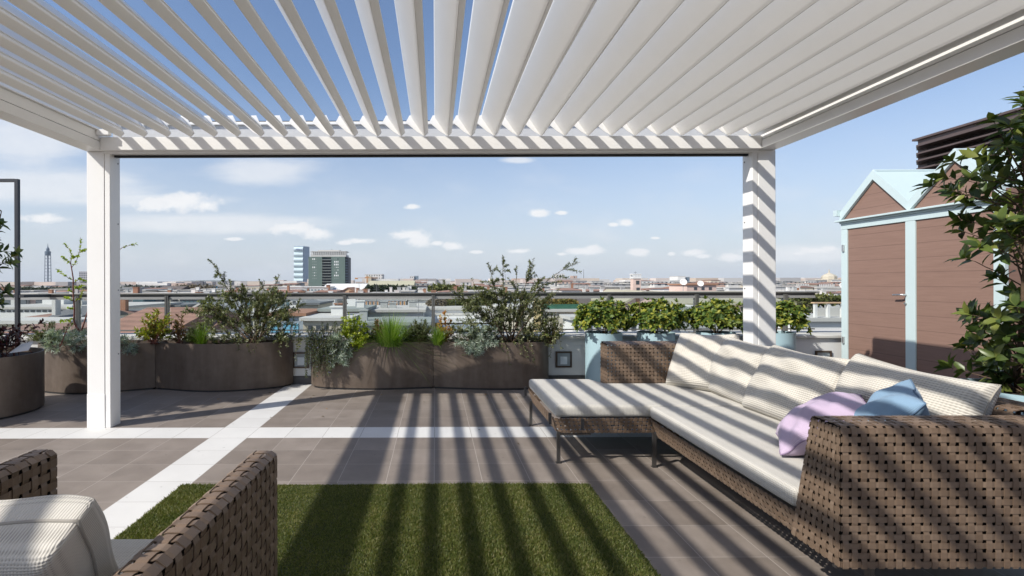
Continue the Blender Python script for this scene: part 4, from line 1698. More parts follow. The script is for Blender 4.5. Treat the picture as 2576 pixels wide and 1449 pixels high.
def bushlet(seed, boxp, Y, label, leaf, stem, nst=14, L=0.035, W=0.016, per=16, broad=True, name='small_shrub', cat='shrub', spread=0.8):
    """upright little shrub filling the pixel box"""
    p_ = Plant(seed)
    r_ = p_.r
    x0, x1, y0, y1 = boxp
    xb = (x0 + x1) / 2
    for k in range(nst):
        a = np.array(at(xb + r_.normal(0, (x1 - x0) * 0.06), y1, Y + r_.normal(0, 0.02)))
        u = r_.uniform(-1, 1)
        v = r_.uniform(0.25, 1.0) * math.sqrt(max(0.05, 1 - 0.55 * u * u))
        e = np.array(at(xb + (x1 - x0) / 2 * u, y1 + (y0 - y1) * v, Y + r_.uniform(-0.12, 0.12)))
        st = p_.curve(a, e, [0, 0, 0.04], 8, 0.004)
        p_.stem(st, 0.004, 0.0014, 4)
        p_.leaves_on(st, per, L, W, spread, 0.30, broad, lv=0.3)
    return p_.build(name, tuple(at(xb, y1, Y)), label, cat, leaf, stem, GPL)


bushlet(131, (850, 926, 786, 868), 6.0, 'bright lime green shrub in the sunlit long planter', LM['lime'], M['stem_green'], 60, 0.036, 0.016, 22)
bushlet(132, (862, 922, 836, 884), 5.95, 'low lime green shrub spilling over the planter edge', LM['lime'], M['stem_green'], 34, 0.034, 0.015, 16)
bushlet(133, (934, 970, 796, 862), 6.05, 'small red brown leaved shrub beside the lime green shrub', LM['redgreen'], M['stem_red'], 24, 0.036, 0.019, 16)
bushlet(134, (1096, 1142, 786, 866), 6.05, 'small shrub with orange leaves in the sunlit long planter', LM['autumn'], M['stem_red'], 26, 0.038, 0.020, 13)
bushlet(135, (340, 432, 772, 864), 6.0, 'yellow green shrub tinged with red near the left post', LM['nandina'], M['stem_red'], 46, 0.044, 0.020, 20)
bushlet(136, (424, 474, 786, 866), 6.05, 'sparse red brown shrub by the railing post', LM['redgreen'], M['stem_red'], 22, 0.040, 0.019, 13)
bushlet(137, (1030, 1086, 800, 866), 6.06, 'grey green rosemary bush behind the small grass tuft', LM['herb'], M['stem'], 80, 0.030, 0.008, 40, False)
bushlet(138, (1345, 1428, 782, 866), 6.04, 'fresh green shrub at the right end of the sunlit long planter', leafmat('fresh green leaves', [(0.07, 0.11, 0.02), (0.12, 0.18, 0.03), (0.19, 0.25, 0.05), (0.22, 0.17, 0.09)], 0.4, 0.3, 0.4), M['stem'], 50, 0.026, 0.011, 24, False)
bushlet(139, (62, 200, 806, 866), 6.02, 'low dull green herb behind the silver plant at left', LM['herb'], M['stem'], 60, 0.03, 0.013, 22)
bushlet(140, (462, 500, 820, 866), 6.06, 'grey green lavender clump left of the shaded grass tuft', LM['herb'], M['stem'], 50, 0.032, 0.008, 34, False)


def tuft(seed, px, py, Y, n, L, W, spread, label, droop=0.6, rad=0.05):
    p_ = Plant(seed)
    c = at(px, py, Y)
    p_.blades(c, n, L, W, spread, rad, droop)
    return p_.build('grass_tuft', tuple(c), label, 'grass', LM['grass'], None, GPL, 'blades')


bushlet(144, (1005, 1052, 822, 866), 6.1, 'low grey green herb right of the tall grass fountain', LM['herb'], M['stem'], 50, 0.028, 0.009, 30, False)
bushlet(145, (905, 948, 826, 866), 6.1, 'low dull green herb between lime shrub and red brown shrub', LM['herb'], M['stem'], 44, 0.026, 0.011, 24)
bushlet(146, (690, 724, 830, 866), 6.05, 'low dull green herb at the right end of the shaded long planter', LM['herb'], M['stem'], 34, 0.026, 0.011, 22)

tuft(141, 982, 870, 5.98, 950, 0.45, 0.0055, 0.46, 'tall fountain of bright green grass in the sunlit long planter', 0.80, 0.14)
tuft(142, 1100, 868, 5.98, 420, 0.27, 0.005, 0.38, 'short bright green grass tuft beside the orange shrub', 0.5, 0.05)
tuft(143, 506, 868, 6.0, 300, 0.30, 0.005, 0.38, 'dark green grass tuft in the shaded long planter', 0.5, 0.05)


# thin sapling with red stem, behind the left post
def zz(x, y):
    return (x / 1.8117) / 1.4907, (600 + y / 1.8117) / 1.4907


p = Plant(151)
YS = 6.0
main = [np.array(at(*zz(x, y), YS)) for x, y in ((548, 1165), (520, 1130), (502, 1090), (505, 1010), (497, 900), (498, 800), (486, 725), (480, 690))]
p.stem(main, 0.011, 0.005, 6)
br = [[(480, 690), (490, 640), (470, 600), (440, 562)], [(486, 725), (515, 690), (540, 620), (550, 560), (547, 518)], [(540, 620), (565, 612), (588, 600)], [(480, 700), (460, 680), (422, 652)],
      [(497, 810), (465, 795), (430, 770), (390, 738)], [(500, 830), (540, 800), (585, 820)], [(503, 900), (470, 880)], [(505, 960), (465, 930), (440, 925)], [(503, 1010), (460, 1000)],
      [(505, 960), (545, 925), (580, 850)], [(504, 1060), (480, 1080), (420, 1085)], [(510, 1115), (470, 1090), (405, 1090)], [(500, 850), (525, 870), (560, 850)], [(490, 640), (500, 655), (530, 645)]]
for q in br:
    pts = [np.array(at(*zz(x, y), YS + p.r.normal(0, 0.05))) for x, y in q]
    p.stem(pts, 0.004, 0.0015, 5)
    p.leaves_on(pts, 8 + 6 * len(q), 0.026, 0.017, 0.8, 0.1, True)
m2 = [np.array(at(*zz(x, y), YS)) for x, y in ((550, 1160), (568, 1110), (590, 1040), (640, 900), (700, 760), (760, 650), (830, 590), (880, 575), (922, 566))]
p.stem(m2, 0.010, 0.0015, 6)
p.leaves_on(m2, 46, 0.028, 0.018, 0.8, 0.3, True)
p.build('sapling', tuple(main[0]), 'thin sapling with reddish stem and lime green buds beside the left post', 'sapling', LM['bud'], M['stem_red'], GPL)

# crimson plant and tall shrub in the round planter at the left edge
p = Plant(161)
for k in range(46):
    a = np.array([CPX + p.r.uniform(-0.1, 0.42), CPY + p.r.uniform(-0.38, 0.3), 0.52])
    e = a + np.array([p.r.normal(0.03, 0.13), p.r.normal(-0.02, 0.1), p.r.uniform(0.10, 0.38)])
    st = p.curve(a, e, [0, 0, 0.05], 7, 0.006)
    p.stem(st, 0.004, 0.0015, 4)
    p.leaves_on(st, 17, 0.045, 0.022, 0.9, 0.25, True)
spike = p.curve(np.array(at(150, 870, 5.0)), np.array(at(174, 812, 5.0)), [0, 0, 0], 6)
p.stem(spike, 0.006, 0.003, 5)
p.build('crimson_shrub', (CPX + 0.2, CPY - 0.1, 0.52), 'low dark crimson plant in the round bronze planter', 'shrub', LM['crimson'], M['stem_red'])


def tall_shrub(seed, base, cx, cy, rx, ry, z0, z1, nbr, label, per=14, L=0.094, W=0.040, lean=0.0, hug=1.0):
    p_ = Plant(seed)
    r_ = p_.r
    trunks = []
    for k in range(5):
        e = np.array([cx + r_.normal(0, rx * 0.35) + lean, cy + r_.normal(0, ry * 0.35), z1 - r_.uniform(0.05, 0.5)])
        st = p_.curve(np.array(base) + r_.normal(0, 0.05, 3) * [1, 1, 0], e, [0, 0, 0], 14, 0.012)
        p_.stem(st, 0.016, 0.004, 6)
        trunks.append(st)
    for k in range(nbr):
        th = r_.uniform(0, 2 * math.pi)
        q = r_.uniform(0.3, 1.0) ** 0.6
        z = r_.uniform(z0, z1)
        tt = (z - z0) / (z1 - z0)
        prof_ = (0.75 + 0.35 * math.sin(tt * 9 + seed) * 0.5 + 0.25 * math.sin(tt * 3.1)) * (1.0 if tt < 0.75 else max(0.2, 1 - (tt - 0.75) * 2.8))
        e = np.array([cx + math.cos(th) * rx * q * prof_ + lean * tt, cy + math.sin(th) * ry * q * prof_, z])
        tr = trunks[r_.integers(0, 5)]
        zt = z - r_.uniform(0.1, 0.35)
        i = int(np.argmin(np.abs(tr[:, 2] - zt)))
        a = tr[i]
        st = p_.curve(a, e, [0, 0, 0.03], 7, 0.008)
        p_.stem(st, 0.005, 0.0018, 4)
        p_.leaves_on(st, per // 2, L, W, 0.95, 0.35, True, fold=0.18, curl=0.25, lv=0.3)
        d = st[-1] - st[-3]
        p_.rosette(st[-1], nrmz(d) + np.array([0, 0, 0.3]), per // 2, L, W, 1.25, True, 0.18, 0.3, 0.3)
    return p_.build('leafy_shrub', tuple(base), label, 'shrub', LM['dark_big'], M['stem'])


tall_shrub(171, (3.52, 3.05, 0.56), 3.72, 3.02, 0.56, 0.5, 0.60, 2.45, 175, 'large dark leafy shrub rising at the right edge in front of the shed')
tall_shrub(172, (CPX - 0.1, CPY, 0.52), CPX - 0.16, CPY - 0.02, 0.52, 0.36, 0.62, 2.2, 190, 'tall dark leafy shrub in the round planter at the left edge', lean=-0.05)

c_ = [(-5.15 + 0.40 * math.cos(2 * math.pi * i / 40), 3.95 + 0.40 * math.sin(2 * math.pi * i / 40)) for i in range(40)]
planter('round_planter', c_, 'round dark bronze planter outside the left edge whose shrub shades the tiles', None, 0.565)
tall_shrub(173, (-5.15, 3.95, 0.52), -5.1, 4.16, 0.72, 0.56, 0.75, 3.35, 800, 'dark leafy shrub outside the left edge that shades the tiles by the left post')

# four rounded evergreen shrubs in the blue pots
for k, x in enumerate(pots):
    p = Plant(180 + k)
    r = p.r
    c0 = np.array([x, 6.02, 0.80])
    for j in range(6):
        e = c0 + r.normal(0, 0.09, 3)
        p.stem(p.curve([x, 6.02, 0.6], e, [0, 0, 0], 5), 0.008, 0.004, 5)
    rx, ry, rz = 0.325, 0.30, 0.215
    for j in range(430):
        d = nrmz(r.normal(0, 1, 3))
        q = r.uniform(0.45, 1.0) ** 0.5
        if d[2] < -0.45: continue
        lump = 1 + 0.16 * math.sin(4 * math.atan2(d[1], d[0]) + k * 2) + 0.10 * math.sin(7 * d[2] + 3 * d[0] + k)
        c = c0 + d * np.array([rx, ry, rz]) * q * lump
        p.rosette(c, d + np.array([0, 0, 0.6]) + r.normal(0, 0.2, 3), int(r.integers(7, 11)), 0.058, 0.027, 1.25, True, 0.15, 0.28, 0.25)
    p.build('evergreen_shrub', (x, 6.02, 0.62), ('rounded evergreen shrub in the leftmost blue pot', 'rounded evergreen shrub in the blue pot behind the woven chaise back',
                                              'rounded evergreen shrub left of the right post, above the sofa corner', 'rounded evergreen shrub right of the right post')[k], 'shrub', LM['pitto'], M['stem'], 'evergreen shrubs in the blue pots')

GL = 'fallen leaves on the tiles'
for k in range(16):
    x, y = R.uniform(-2.4, 1.1), R.choice([R.uniform(5.3, 5.8), R.uniform(3.3, 5.4)])
    p = Plant(300 + k)
    v, q, tr = leaf_geo(np.array([[x, y, 0.006]]), p.r.normal(0, 1, (1, 3)) * [1, 1, 0.02], np.array([[0, 0, 1.]]), R.uniform(0.02, 0.04), R.uniform(0.010, 0.018), 0.25, -0.05, True)
    o_ = raw_mesh('fallen_leaf', v.reshape(-1, 3), q, tr, LM['redgreen'] if k % 2 else LM['autumn'])
    tag(o_, 'tiny dry fallen leaf lying on the brown tiles', 'leaf', GL)

# pale plant tag in the round planter
b = MB()
c = at(48, 878, 4.75)
b.hexa([(c.x - 0.10, c.y, c.z - 0.03), (c.x + 0.10, c.y - 0.02, c.z + 0.0), (c.x + 0.10, c.y - 0.017, c.z + 0.0), (c.x - 0.10, c.y + 0.003, c.z - 0.03)],
       [(c.x - 0.02, c.y + 0.05, c.z + 0.05), (c.x + 0.11, c.y + 0.03, c.z + 0.08), (c.x + 0.11, c.y + 0.033, c.z + 0.08), (c.x - 0.02, c.y + 0.053, c.z + 0.05)])
tag(b.build('plant_tag', plain('pale plastic', (0.55, 0.55, 0.55), 0.4)), 'pale blank plastic plant tag leaning in the round planter', 'plant tag')

# ------------------------------------------------------------------ the city beyond the railing
ZG = -22.0


def wallm(name, col, var=0.06):
    return plain(name, col, 0.85, 0, var, 0.35)


C = {}
for nm, col in dict(white=(0.66, 0.655, 0.63), cream=(0.58, 0.54, 0.45), beige=(0.46, 0.42, 0.33), grey=(0.36, 0.37, 0.36), dgrey=(0.15, 0.16, 0.165), pink=(0.58, 0.44, 0.38), peach=(0.60, 0.40, 0.25),
                    yellow=(0.56, 0.44, 0.22), teal=(0.09, 0.15, 0.17), slate=(0.12, 0.125, 0.13), olive=(0.36, 0.34, 0.25), pgreen=(0.26, 0.285, 0.265), rust=(0.30, 0.16, 0.10), orange=(0.42, 0.22, 0.09),
                    paleroof=(0.47, 0.455, 0.42), window=(0.045, 0.055, 0.065), skyblue=(0.16, 0.42, 0.58), brownroof=(0.12, 0.10, 0.088), stone=(0.50, 0.49, 0.46), bluegrey=(0.28, 0.33, 0.38)).items():
    C[nm] = wallm('city ' + nm, col)
C['glass'] = plain('city glass', (0.10, 0.17, 0.20), 0.12, 0, 0.3, 0.6)


def tiled(name, col, sc=1.6):
    m, nt, bs = new_mat(name)
    v = tex_coord(nt)
    w_ = nt.nodes.new('ShaderNodeTexWave')
    w_.bands_direction = 'Z'
    w_.inputs['Scale'].default_value = sc
    w_.inputs['Distortion'].default_value = 1.2
    nt.links.new(v, w_.inputs['Vector'])
    f = noise_n(nt, v, 0.8, 6, 0.65)
    mx = nt.nodes.new('ShaderNodeMath')
    mx.operation = 'MULTIPLY_ADD'
    nt.links.new(w_.outputs['Fac'], mx.inputs[0])
    mx.inputs[1].default_value = 0.35
    nt.links.new(f, mx.inputs[2])
    nt.links.new(ramp(nt, mx.outputs[0], [(0.3, [q * 0.7 for q in col]), (0.9, [q * 1.2 for q in col])]), bs.inputs['Base Color'])
    bs.inputs['Roughness'].default_value = 0.9
    return m


C['tile'] = tiled('terracotta roof tiles', (0.25, 0.145, 0.108))
C['tile2'] = tiled('orange roof tiles', (0.27, 0.15, 0.108))


def facade(name, col, win=(0.10, 0.115, 0.13), px=3.0, pz=3.2, fx=0.45, fz=0.5):
    m, nt, bs = new_mat(name)
    tc = nt.nodes.new('ShaderNodeTexCoord')
    sep = nt.nodes.new('ShaderNodeSeparateXYZ')
    nt.links.new(tc.outputs['Object'], sep.inputs[0])

    def mth(op, a, b_=None):
        n_ = nt.nodes.new('ShaderNodeMath')
        n_.operation = op
        for k, q in enumerate((a, b_)):
            if q is None: continue
            if isinstance(q, (int, float)): n_.inputs[k].default_value = q
            else: nt.links.new(q, n_.inputs[k])
        return n_.outputs[0]
    h = mth('ADD', sep.outputs[0], sep.outputs[1])
    a = mth('LESS_THAN', mth('FRACT', mth('DIVIDE', h, px)), fx)
    b_ = mth('LESS_THAN', mth('FRACT', mth('DIVIDE', sep.outputs[2], pz)), fz)
    geo = nt.nodes.new('ShaderNodeNewGeometry')
    sn = nt.nodes.new('ShaderNodeSeparateXYZ')
    nt.links.new(geo.outputs['Normal'], sn.inputs[0])
    up = mth('LESS_THAN', mth('ABSOLUTE', sn.outputs[2]), 0.5)
    f = mth('MULTIPLY', mth('MULTIPLY', a, b_), up)
    mx = nt.nodes.new('ShaderNodeMix')
    mx.data_type = 'RGBA'
    nt.links.new(f, mx.inputs['Factor'])
    n1_ = noise_n(nt, tex_coord(nt), 0.3, 4)
    nt.links.new(ramp(nt, n1_, [(0.3, [q * 0.88 for q in col]), (0.7, [q * 1.06 for q in col])]), mx.inputs['A'])
    mx.inputs['B'].default_value = (*win, 1)
    nt.links.new(mx.outputs['Result'], bs.inputs['Base Color'])
    bs.inputs['Roughness'].default_value = 0.8
    return m


F = {}
for nm, col in dict(white=(0.62, 0.61, 0.58), cream=(0.56, 0.50, 0.40), pink=(0.52, 0.37, 0.30), ochre=(0.50, 0.36, 0.18), grey=(0.34, 0.34, 0.34), rust=(0.33, 0.19, 0.13)).items():
    F[nm] = facade('far facade ' + nm, col)

unit = MB()
unit.box(-0.5, 0.5, -0.03, 0.03, -0.5, 0.5)
UNIT = {}


def pane(name, x, y, z, w_, h_, mat, parent):
    if mat.name not in UNIT:
        me = bpy.data.meshes.new('pane')
        me.from_pydata(unit.v, [], unit.f)
        me.materials.append(mat)
        UNIT[mat.name] = me
    o = bpy.data.objects.new(name, UNIT[mat.name])
    COL.objects.link(o)
    o.parent = parent
    o.location = Vector((x, y, z)) - parent.location
    o.scale = (w_, 1, h_)
    return o


def bld(name, label, x0, x1, ytop, Y, depth, wall, roof=None, kind='flat', ridge=None, over=0.25, cat='building', group=None, wins=None, extra=True, seed=0):
    """a building whose front stands Y away and spans the picture columns x0..x1; eaves at picture row ytop"""
    X0, X1, ZT = gx(x0, Y), gx(x1, Y), gz(ytop, Y)
    xm, ym = (X0 + X1) / 2, Y + depth / 2
    t = empty(name, (xm, ym, ZG), label, cat, group)
    b_ = MB()
    b_.box(X0, X1, Y, Y + depth, ZG, ZT)
    if kind == 'gable_y':
        zr = gz(ridge, Y)
        b_.prism([(X0, Y, ZT + .001), (X1, Y, ZT + .001), (xm, Y, zr)], (0, depth, 0))
    b_.build('wall', wall, t)
    rm = roof or C['paleroof']
    b_ = MB()
    rr = random.Random(seed + int(x0 * 7 + Y))
    if kind == 'flat':
        b_.box(X0 - over, X1 + over, Y - over, Y + depth + over, ZT + 0.002, ZT + 0.25)
    elif kind == 'gable_x':
        zr = gz(ridge, Y + depth / 2)
        b_.prism([(X0 - over, Y - over, ZT - 0.05), (X0 - over, Y - over, ZT + 0.12), (X0 - over, ym, zr + 0.15), (X0 - over, Y + depth + over, ZT + 0.12), (X0 - over, Y + depth + over, ZT - 0.05)], (X1 - X0 + 2 * over, 0, 0))
    elif kind == 'gable_y':
        zr = gz(ridge, Y)
        k = (zr - ZT) / (xm - X0)
        b_.prism([(X0 - over, Y - over, ZT - over * k + 0.03), (xm, Y - over, zr + 0.03), (xm, Y - over, zr + 0.22), (X0 - over, Y - over, ZT - over * k + 0.22)], (0, depth + 2 * over, 0))
        b_.prism([(X1 + over, Y - over, ZT - over * k + 0.22), (xm + .001, Y - over, zr + 0.22), (xm + .001, Y - over, zr + 0.03), (X1 + over, Y - over, ZT - over * k + 0.03)], (0, depth + 2 * over, 0))
    elif kind == 'hip':
        zr = gz(ridge, Y + depth / 2)
        q = min((X1 - X0) * 0.35, depth / 2)
        e = [(X0 - over, Y - over, ZT), (X1 + over, Y - over, ZT), (X1 + over, Y + depth + over, ZT), (X0 - over, Y + depth + over, ZT)]
        r_ = [(X0 + q, ym, zr), (X1 - q, ym, zr)]
        b_.add(e + r_, [(0, 1, 5, 4), (1, 2, 5), (2, 3, 4, 5), (3, 0, 4), (3, 2, 1, 0)])
    b_.build('roof', rm, t)
    if wins:
        for (wx0, wx1, wy0, wy1, n, m, ff, mat) in wins:
            for i in range(n):
                for j in range(m):
                    cx = wx0 + (wx1 - wx0) * (i + 0.5) / n
                    cy = wy0 + (wy1 - wy0) * (j + 0.5) / m
                    pane('window', gx(cx, Y), Y - 0.02, gz(cy, Y), (wx1 - wx0) / n * ff / FPX * Y, (wy1 - wy0) / m * 0.75 / FPX * Y, mat, t)
    if extra and X1 - X0 > 3:
        for k in range(rr.randint(1, 3)):
            q = MB()
            cx, cy = rr.uniform(X0 + 0.6, X1 - 0.6), rr.uniform(Y + depth * 0.3, Y + depth * 0.8)
            zt = ZT + 0.2 if kind == 'flat' else ZT + 0.1
            hgt = rr.uniform(0.5, 1.1) * (1 if kind == 'flat' else 1.5)
            s_ = rr.uniform(0.25, 0.5)
            q.box(cx - s_, cx + s_, cy - s_ * .8, cy + s_ * .8, zt, zt + hgt)
            q.box(cx - s_ * 1.2, cx + s_ * 1.2, cy - s_, cy + s_, zt + hgt + 0.002, zt + hgt + 0.1)
            q.build('chimney', rr.choice([C['stone'], C['grey'], C['rust'], C['white']]), t)
        if rr.random() < 0.6:
            q = MB()
            cx, cy = rr.uniform(X0 + 0.5, X1 - 0.5), rr.uniform(Y + depth * 0.3, Y + depth * 0.7)
            zt, hgt = ZT, rr.uniform(1.8, 3.0)
            q.tube([(cx, cy, zt), (cx, cy, zt + hgt)], 0.03, 0.02, 4)
            for kk in range(4):
                q.tube([(cx - 0.35 + 0.05 * kk, cy, zt + hgt * (0.75 + 0.07 * kk)), (cx + 0.35 - 0.05 * kk, cy, zt + hgt * (0.75 + 0.07 * kk))], 0.015, 0.015, 4)
            q.build('antenna', C['dgrey'], t)
    return t


def chunk(t, name, x0, x1, yt, yb, Y, depth, mat):
    b_ = MB()
    b_.box(gx(x0, Y), gx(x1, Y), Y, Y + depth, gz(yb, Y), gz(yt, Y))
    return b_.build(name, mat, t)


W = C['window']
# ---- near and middle roofs, left
t = bld('flat_roofed_building', 'long low white building with a stepped flat roof behind the left red roofs', -60, 300, 774, 62, 15, C['white'], C['paleroof'], wins=[(0, 210, 777, 783, 14, 1, 0.7, W)])
chunk(t, 'roof_structure', 106, 160, 752, 770, 69, 4, C['white'])
chunk(t, 'roof_structure', 188, 206, 755, 771, 67, 3, C['stone'])
t = bld('tiled_house', 'house with a terracotta hip roof seen left of the sapling', 16, 172, 802, 44, 13, C['cream'], C['tile'], 'hip', 776)
t = bld('roof_dormer_house', 'grey metal roofed house with a tall chimney behind the sapling', 128, 196, 800, 41, 6, C['white'], C['slate'], 'gable_x', 771)
chunk(t, 'chimney', 130, 139, 752, 790, 40.5, 0.6, C['stone'])
chunk(t, 'chimney', 166, 181, 766, 790, 43, 0.8, C['white'])
t = bld('low_annex', 'low flat roof with a pale gutter line in front of the left red roofs', -60, 176, 812, 37, 3.4, C['olive'], C['stone'], extra=False)
t = bld('tiled_house', 'nearest terracotta roof at the far left behind the trellis frame', -40, 150, 838, 29, 7, C['cream'], C['tile'], 'gable_x', 819, extra=False)
t = bld('tiled_house', 'large terracotta roof just right of the left post', 228, 416, 842, 28, 12, C['cream'], C['tile2'], 'gable_x', 777)
t = bld('tiled_house', 'terracotta roof behind the yellow green shrub', 384, 458, 801, 44, 9, C['cream'], C['tile'], 'gable_x', 775)
t = bld('tiled_house', 'small terracotta roof behind the shaded grass tuft', 440, 512, 838, 31, 5, C['cream'], C['tile'], 'gable_x', 807, extra=False)
t = bld('dark_block', 'dark slate block carrying two pale tanks', 285, 452, 770, 74, 10, C['slate'], C['dgrey'], wins=[(290, 450, 774, 782, 9, 1, 0.5, C['bluegrey'])], extra=False)
for (a, c, lab) in ((298, 329, 'pale horizontal roof tank next to the left post'), (375, 416, 'pale horizontal roof tank left of the yellow green shrub')):
    b = MB()
    Yt = 76
    zc, rr_ = gz(764, Yt), 5.5 / FPX * Yt
    xa, xb = gx(a, Yt), gx(c, Yt)
    b.tube([(xa, Yt, zc), (xa + 0.1, Yt, zc), (xb - 0.1, Yt, zc), (xb, Yt, zc)], rr_, rr_, 14)
    b.box(xa + 0.3, xa + 0.5, Yt - 0.2, Yt + 0.2, gz(770, 74), zc - rr_ + 0.02)
    b.box(xb - 0.5, xb - 0.3, Yt - 0.2, Yt + 0.2, gz(770, 74), zc - rr_ + 0.02)
    tag(b.build('roof_tank', C['olive'], smooth=False), lab, 'tank', 'tanks on the dark block')
t = bld('glass_block', 'blue green glass block right of the left post', 333, 361, 746, 92, 8, C['glass'], C['dgrey'], extra=False, wins=[(334, 360, 748, 775, 4, 3, 0.85, C['teal'])])
t = bld('yellow_building', 'yellow and grey building seen just under the handrail', 362, 456, 744, 112, 12, C['yellow'], C['slate'], wins=[(364, 455, 748, 766, 5, 1, 0.55, C['dgrey'])], extra=False)
t = bld('dark_block', 'dark grey modern block left of the big shaded shrub', 452, 534, 751, 86, 10, C['dgrey'], C['slate'], wins=[(456, 530, 755, 776, 7, 3, 0.7, C['teal'])])
t = bld('gabled_house', 'white gabled house behind the shaded shrub', 470, 542, 786, 47, 8, C['white'], C['stone'], 'gable_y', 765)
# ---- middle
t = bld('teal_block', 'grey teal block behind the crown of the shaded shrub', 556, 736, 752, 88, 12, C['pgreen'], C['grey'], wins=[(560, 732, 758, 780, 12, 2, 0.6, C['teal'])])
t = bld('cream_block', 'cream block low behind the shaded shrub', 530, 684, 792, 50, 9, C['cream'], C['stone'], wins=[(540, 680, 799, 825, 7, 1, 0.45, W)])
t = bld('white_building', 'white building with a row of dark square windows under the handrail', 728, 806, 749, 80, 9, C['white'], C['pgreen'], wins=[(734, 804, 755, 765, 6, 1, 0.66, W)])
t = bld('beige_block', 'beige block with a grey roof slab behind the gap between planters', 744, 800, 766, 60, 8, C['beige'], C['dgrey'], wins=[(748, 772, 774, 786, 2, 1, 0.5, W)])
t = bld('white_building', 'narrow white building with tall dark windows beside a railing post', 800, 842, 746, 74, 7, C['white'], C['grey'], wins=[(806, 838, 753, 772, 3, 1, 0.5, W)])
t = bld('grey_block', 'grey block behind the railing post in the middle', 838, 922, 757, 76, 9, C['grey'], C['paleroof'], wins=[(842, 900, 764, 776, 5, 1, 0.5, W)])
t = bld('shed_roof_building', 'dark building under a flat green grey roof', 806, 914, 783, 46, 8, C['slate'], C['pgreen'], wins=[(812, 908, 792, 806, 6, 1, 0.75, W)])
t = bld('white_building', 'white penthouse with brown wood panels under a flat overhanging roof', 900, 1024, 752, 70, 9, C['white'], C['white'],
        wins=[(907, 1022, 756, 769, 12, 1, 0.30, C['orange']), (912, 1027, 756, 769, 12, 1, 0.30, W)])
chunk(t, 'balcony', 903, 1024, 770, 780, 68.6, 1.2, C['white'])
t = bld('white_building', 'plain white block right of the wood panelled penthouse', 1026, 1088, 754, 68, 10, C['white'], C['paleroof'], wins=[(1032, 1044, 764, 770, 1, 1, 0.6, W)])
t = bld('long_grey_building', 'long grey building with a dark window strip below the wood panelled penthouse', 908, 1064, 785, 50, 10, C['stone'], C['paleroof'], wins=[(915, 1050, 796, 808, 5, 1, 0.9, C['dgrey'])])
t = bld('stepped_building', 'pale stepped terrace building behind the orange shrub', 1066, 1268, 779, 58, 11, C['white'], C['paleroof'], wins=[(1092, 1262, 786, 794, 7, 1, 0.92, C['stone'])])
chunk(t, 'lower_terrace', 1080, 1264, 801, 812, 55, 2.9, C['white'])
chunk(t, 'glazed_strip', 1105, 1240, 822, 834, 52, 2.9, C['bluegrey'])
chunk(t, 'terrace_wall', 1080, 1262, 834.5, 900, 51.6, 3.2, C['white'])
t = bld('blue_framed_building', 'low building with bright blue panels and a red roof edge behind the planter gap', 676, 764, 794, 42, 7, C['bluegrey'], C['rust'], extra=False,
        wins=[(680, 700, 808, 850, 1, 1, 0.85, C['skyblue']), (712, 732, 808, 850, 1, 1, 0.9, C['skyblue']), (736, 752, 808, 850, 1, 1, 0.8, C['skyblue'])])
t = bld('beige_block', 'low beige block behind the trailing rosemary', 762, 878, 806, 40, 6, C['beige'], C['stone'], wins=[(770, 830, 816, 832, 3, 1, 0.5, W)])
t = bld('low_annex', 'low grey annex behind the tall grass tuft', 880, 1076, 818, 40, 6, C['grey'], C['pgreen'], wins=[(890, 1060, 826, 838, 6, 1, 0.8, C['stone'])])
t = bld('cream_block', 'cream wall block behind the big olive shrub', 1264, 1352, 778, 54, 9, C['cream'], C['stone'], wins=[(1270, 1345, 786, 800, 4, 1, 0.5, W)])
# ---- right
t = bld('terrace_block', 'cream block with a roof terrace fenced in green mesh', 1342, 1462, 785, 48, 9, C['cream'], C['stone'], wins=[(1420, 1450, 800, 838, 2, 2, 0.5, C['bluegrey'])], extra=False)
q = chunk(t, 'terrace_fence', 1361, 1458, 766, 781, 48.2, 0.08, plain('green mesh', (0.035, 0.13, 0.085), 0.7, 0, 0.3, 0.9))
t = bld('olive_chimney', 'square ochre chimney stack behind the fresh green shrub', 1346, 1361, 753, 45, 0.6, C['yellow'], C['olive'], cat='chimney', extra=False, over=0.05)
t = bld('brown_roofed_house', 'house with a steep dark brown roof right of the green terrace fence', 1436, 1514, 776, 53, 9, C['white'], C['brownroof'], 'gable_x', 744)
t = bld('tiled_house', 'terracotta roofed house with a skylight left of the pink gable', 1510, 1600, 790, 56, 12, C['pink'], C['tile2'], 'gable_x', 742)
q = MB()
q.hexa([at(1538, 768, 55.6), at(1553, 768, 55.6), at(1549, 751, 60.5), at(1533, 751, 60.5)], [at(1538, 767, 55.5), at(1553, 767, 55.5), at(1549, 750, 60.4), at(1533, 750, 60.4)])
q.build('skylight', C['bluegrey'], t)
ch = empty('conical_chimney', (gx(1559, 47), 47, ZG), 'pale conical chimney in front of the terracotta roof with skylight', 'chimney')
b = MB()
xc = gx(1559, 47)
b.box(xc - 0.42, xc + 0.42, 46.6, 47.4, ZG, gz(774, 47))
b.build('stack', C['pink'], ch)
b = MB()
b.lathe([(0.40, gz(773.8, 47)), (0.22, gz(757, 47)), (0.26, gz(756, 47)), (0.18, gz(751, 47)), (0.05, gz(748, 47))], xc, 47, 14, True)
b.build('cowl', C['stone'], ch)
t = bld('pink_house', 'pink house with a pointed gable left of the right post', 1576, 1656, 763, 44, 9, C['pink'], C['olive'], 'gable_y', 739, extra=False)
pane('window', gx(1604, 44), 43.98, gz(765, 44), 0.32, 1.1, C['rust'], t)
t = bld('long_roofed_house', 'long house with a wide olive grey roof behind the right post', 1654, 1992, 768, 45, 14, C['pink'], C['olive'], 'gable_x', 738, extra=False,
        wins=[(1750, 1960, 772, 790, 6, 1, 0.5, W)])
q = chunk(t, 'veranda', 1660, 1746, 770, 795, 43.2, 1.7, C['white'])
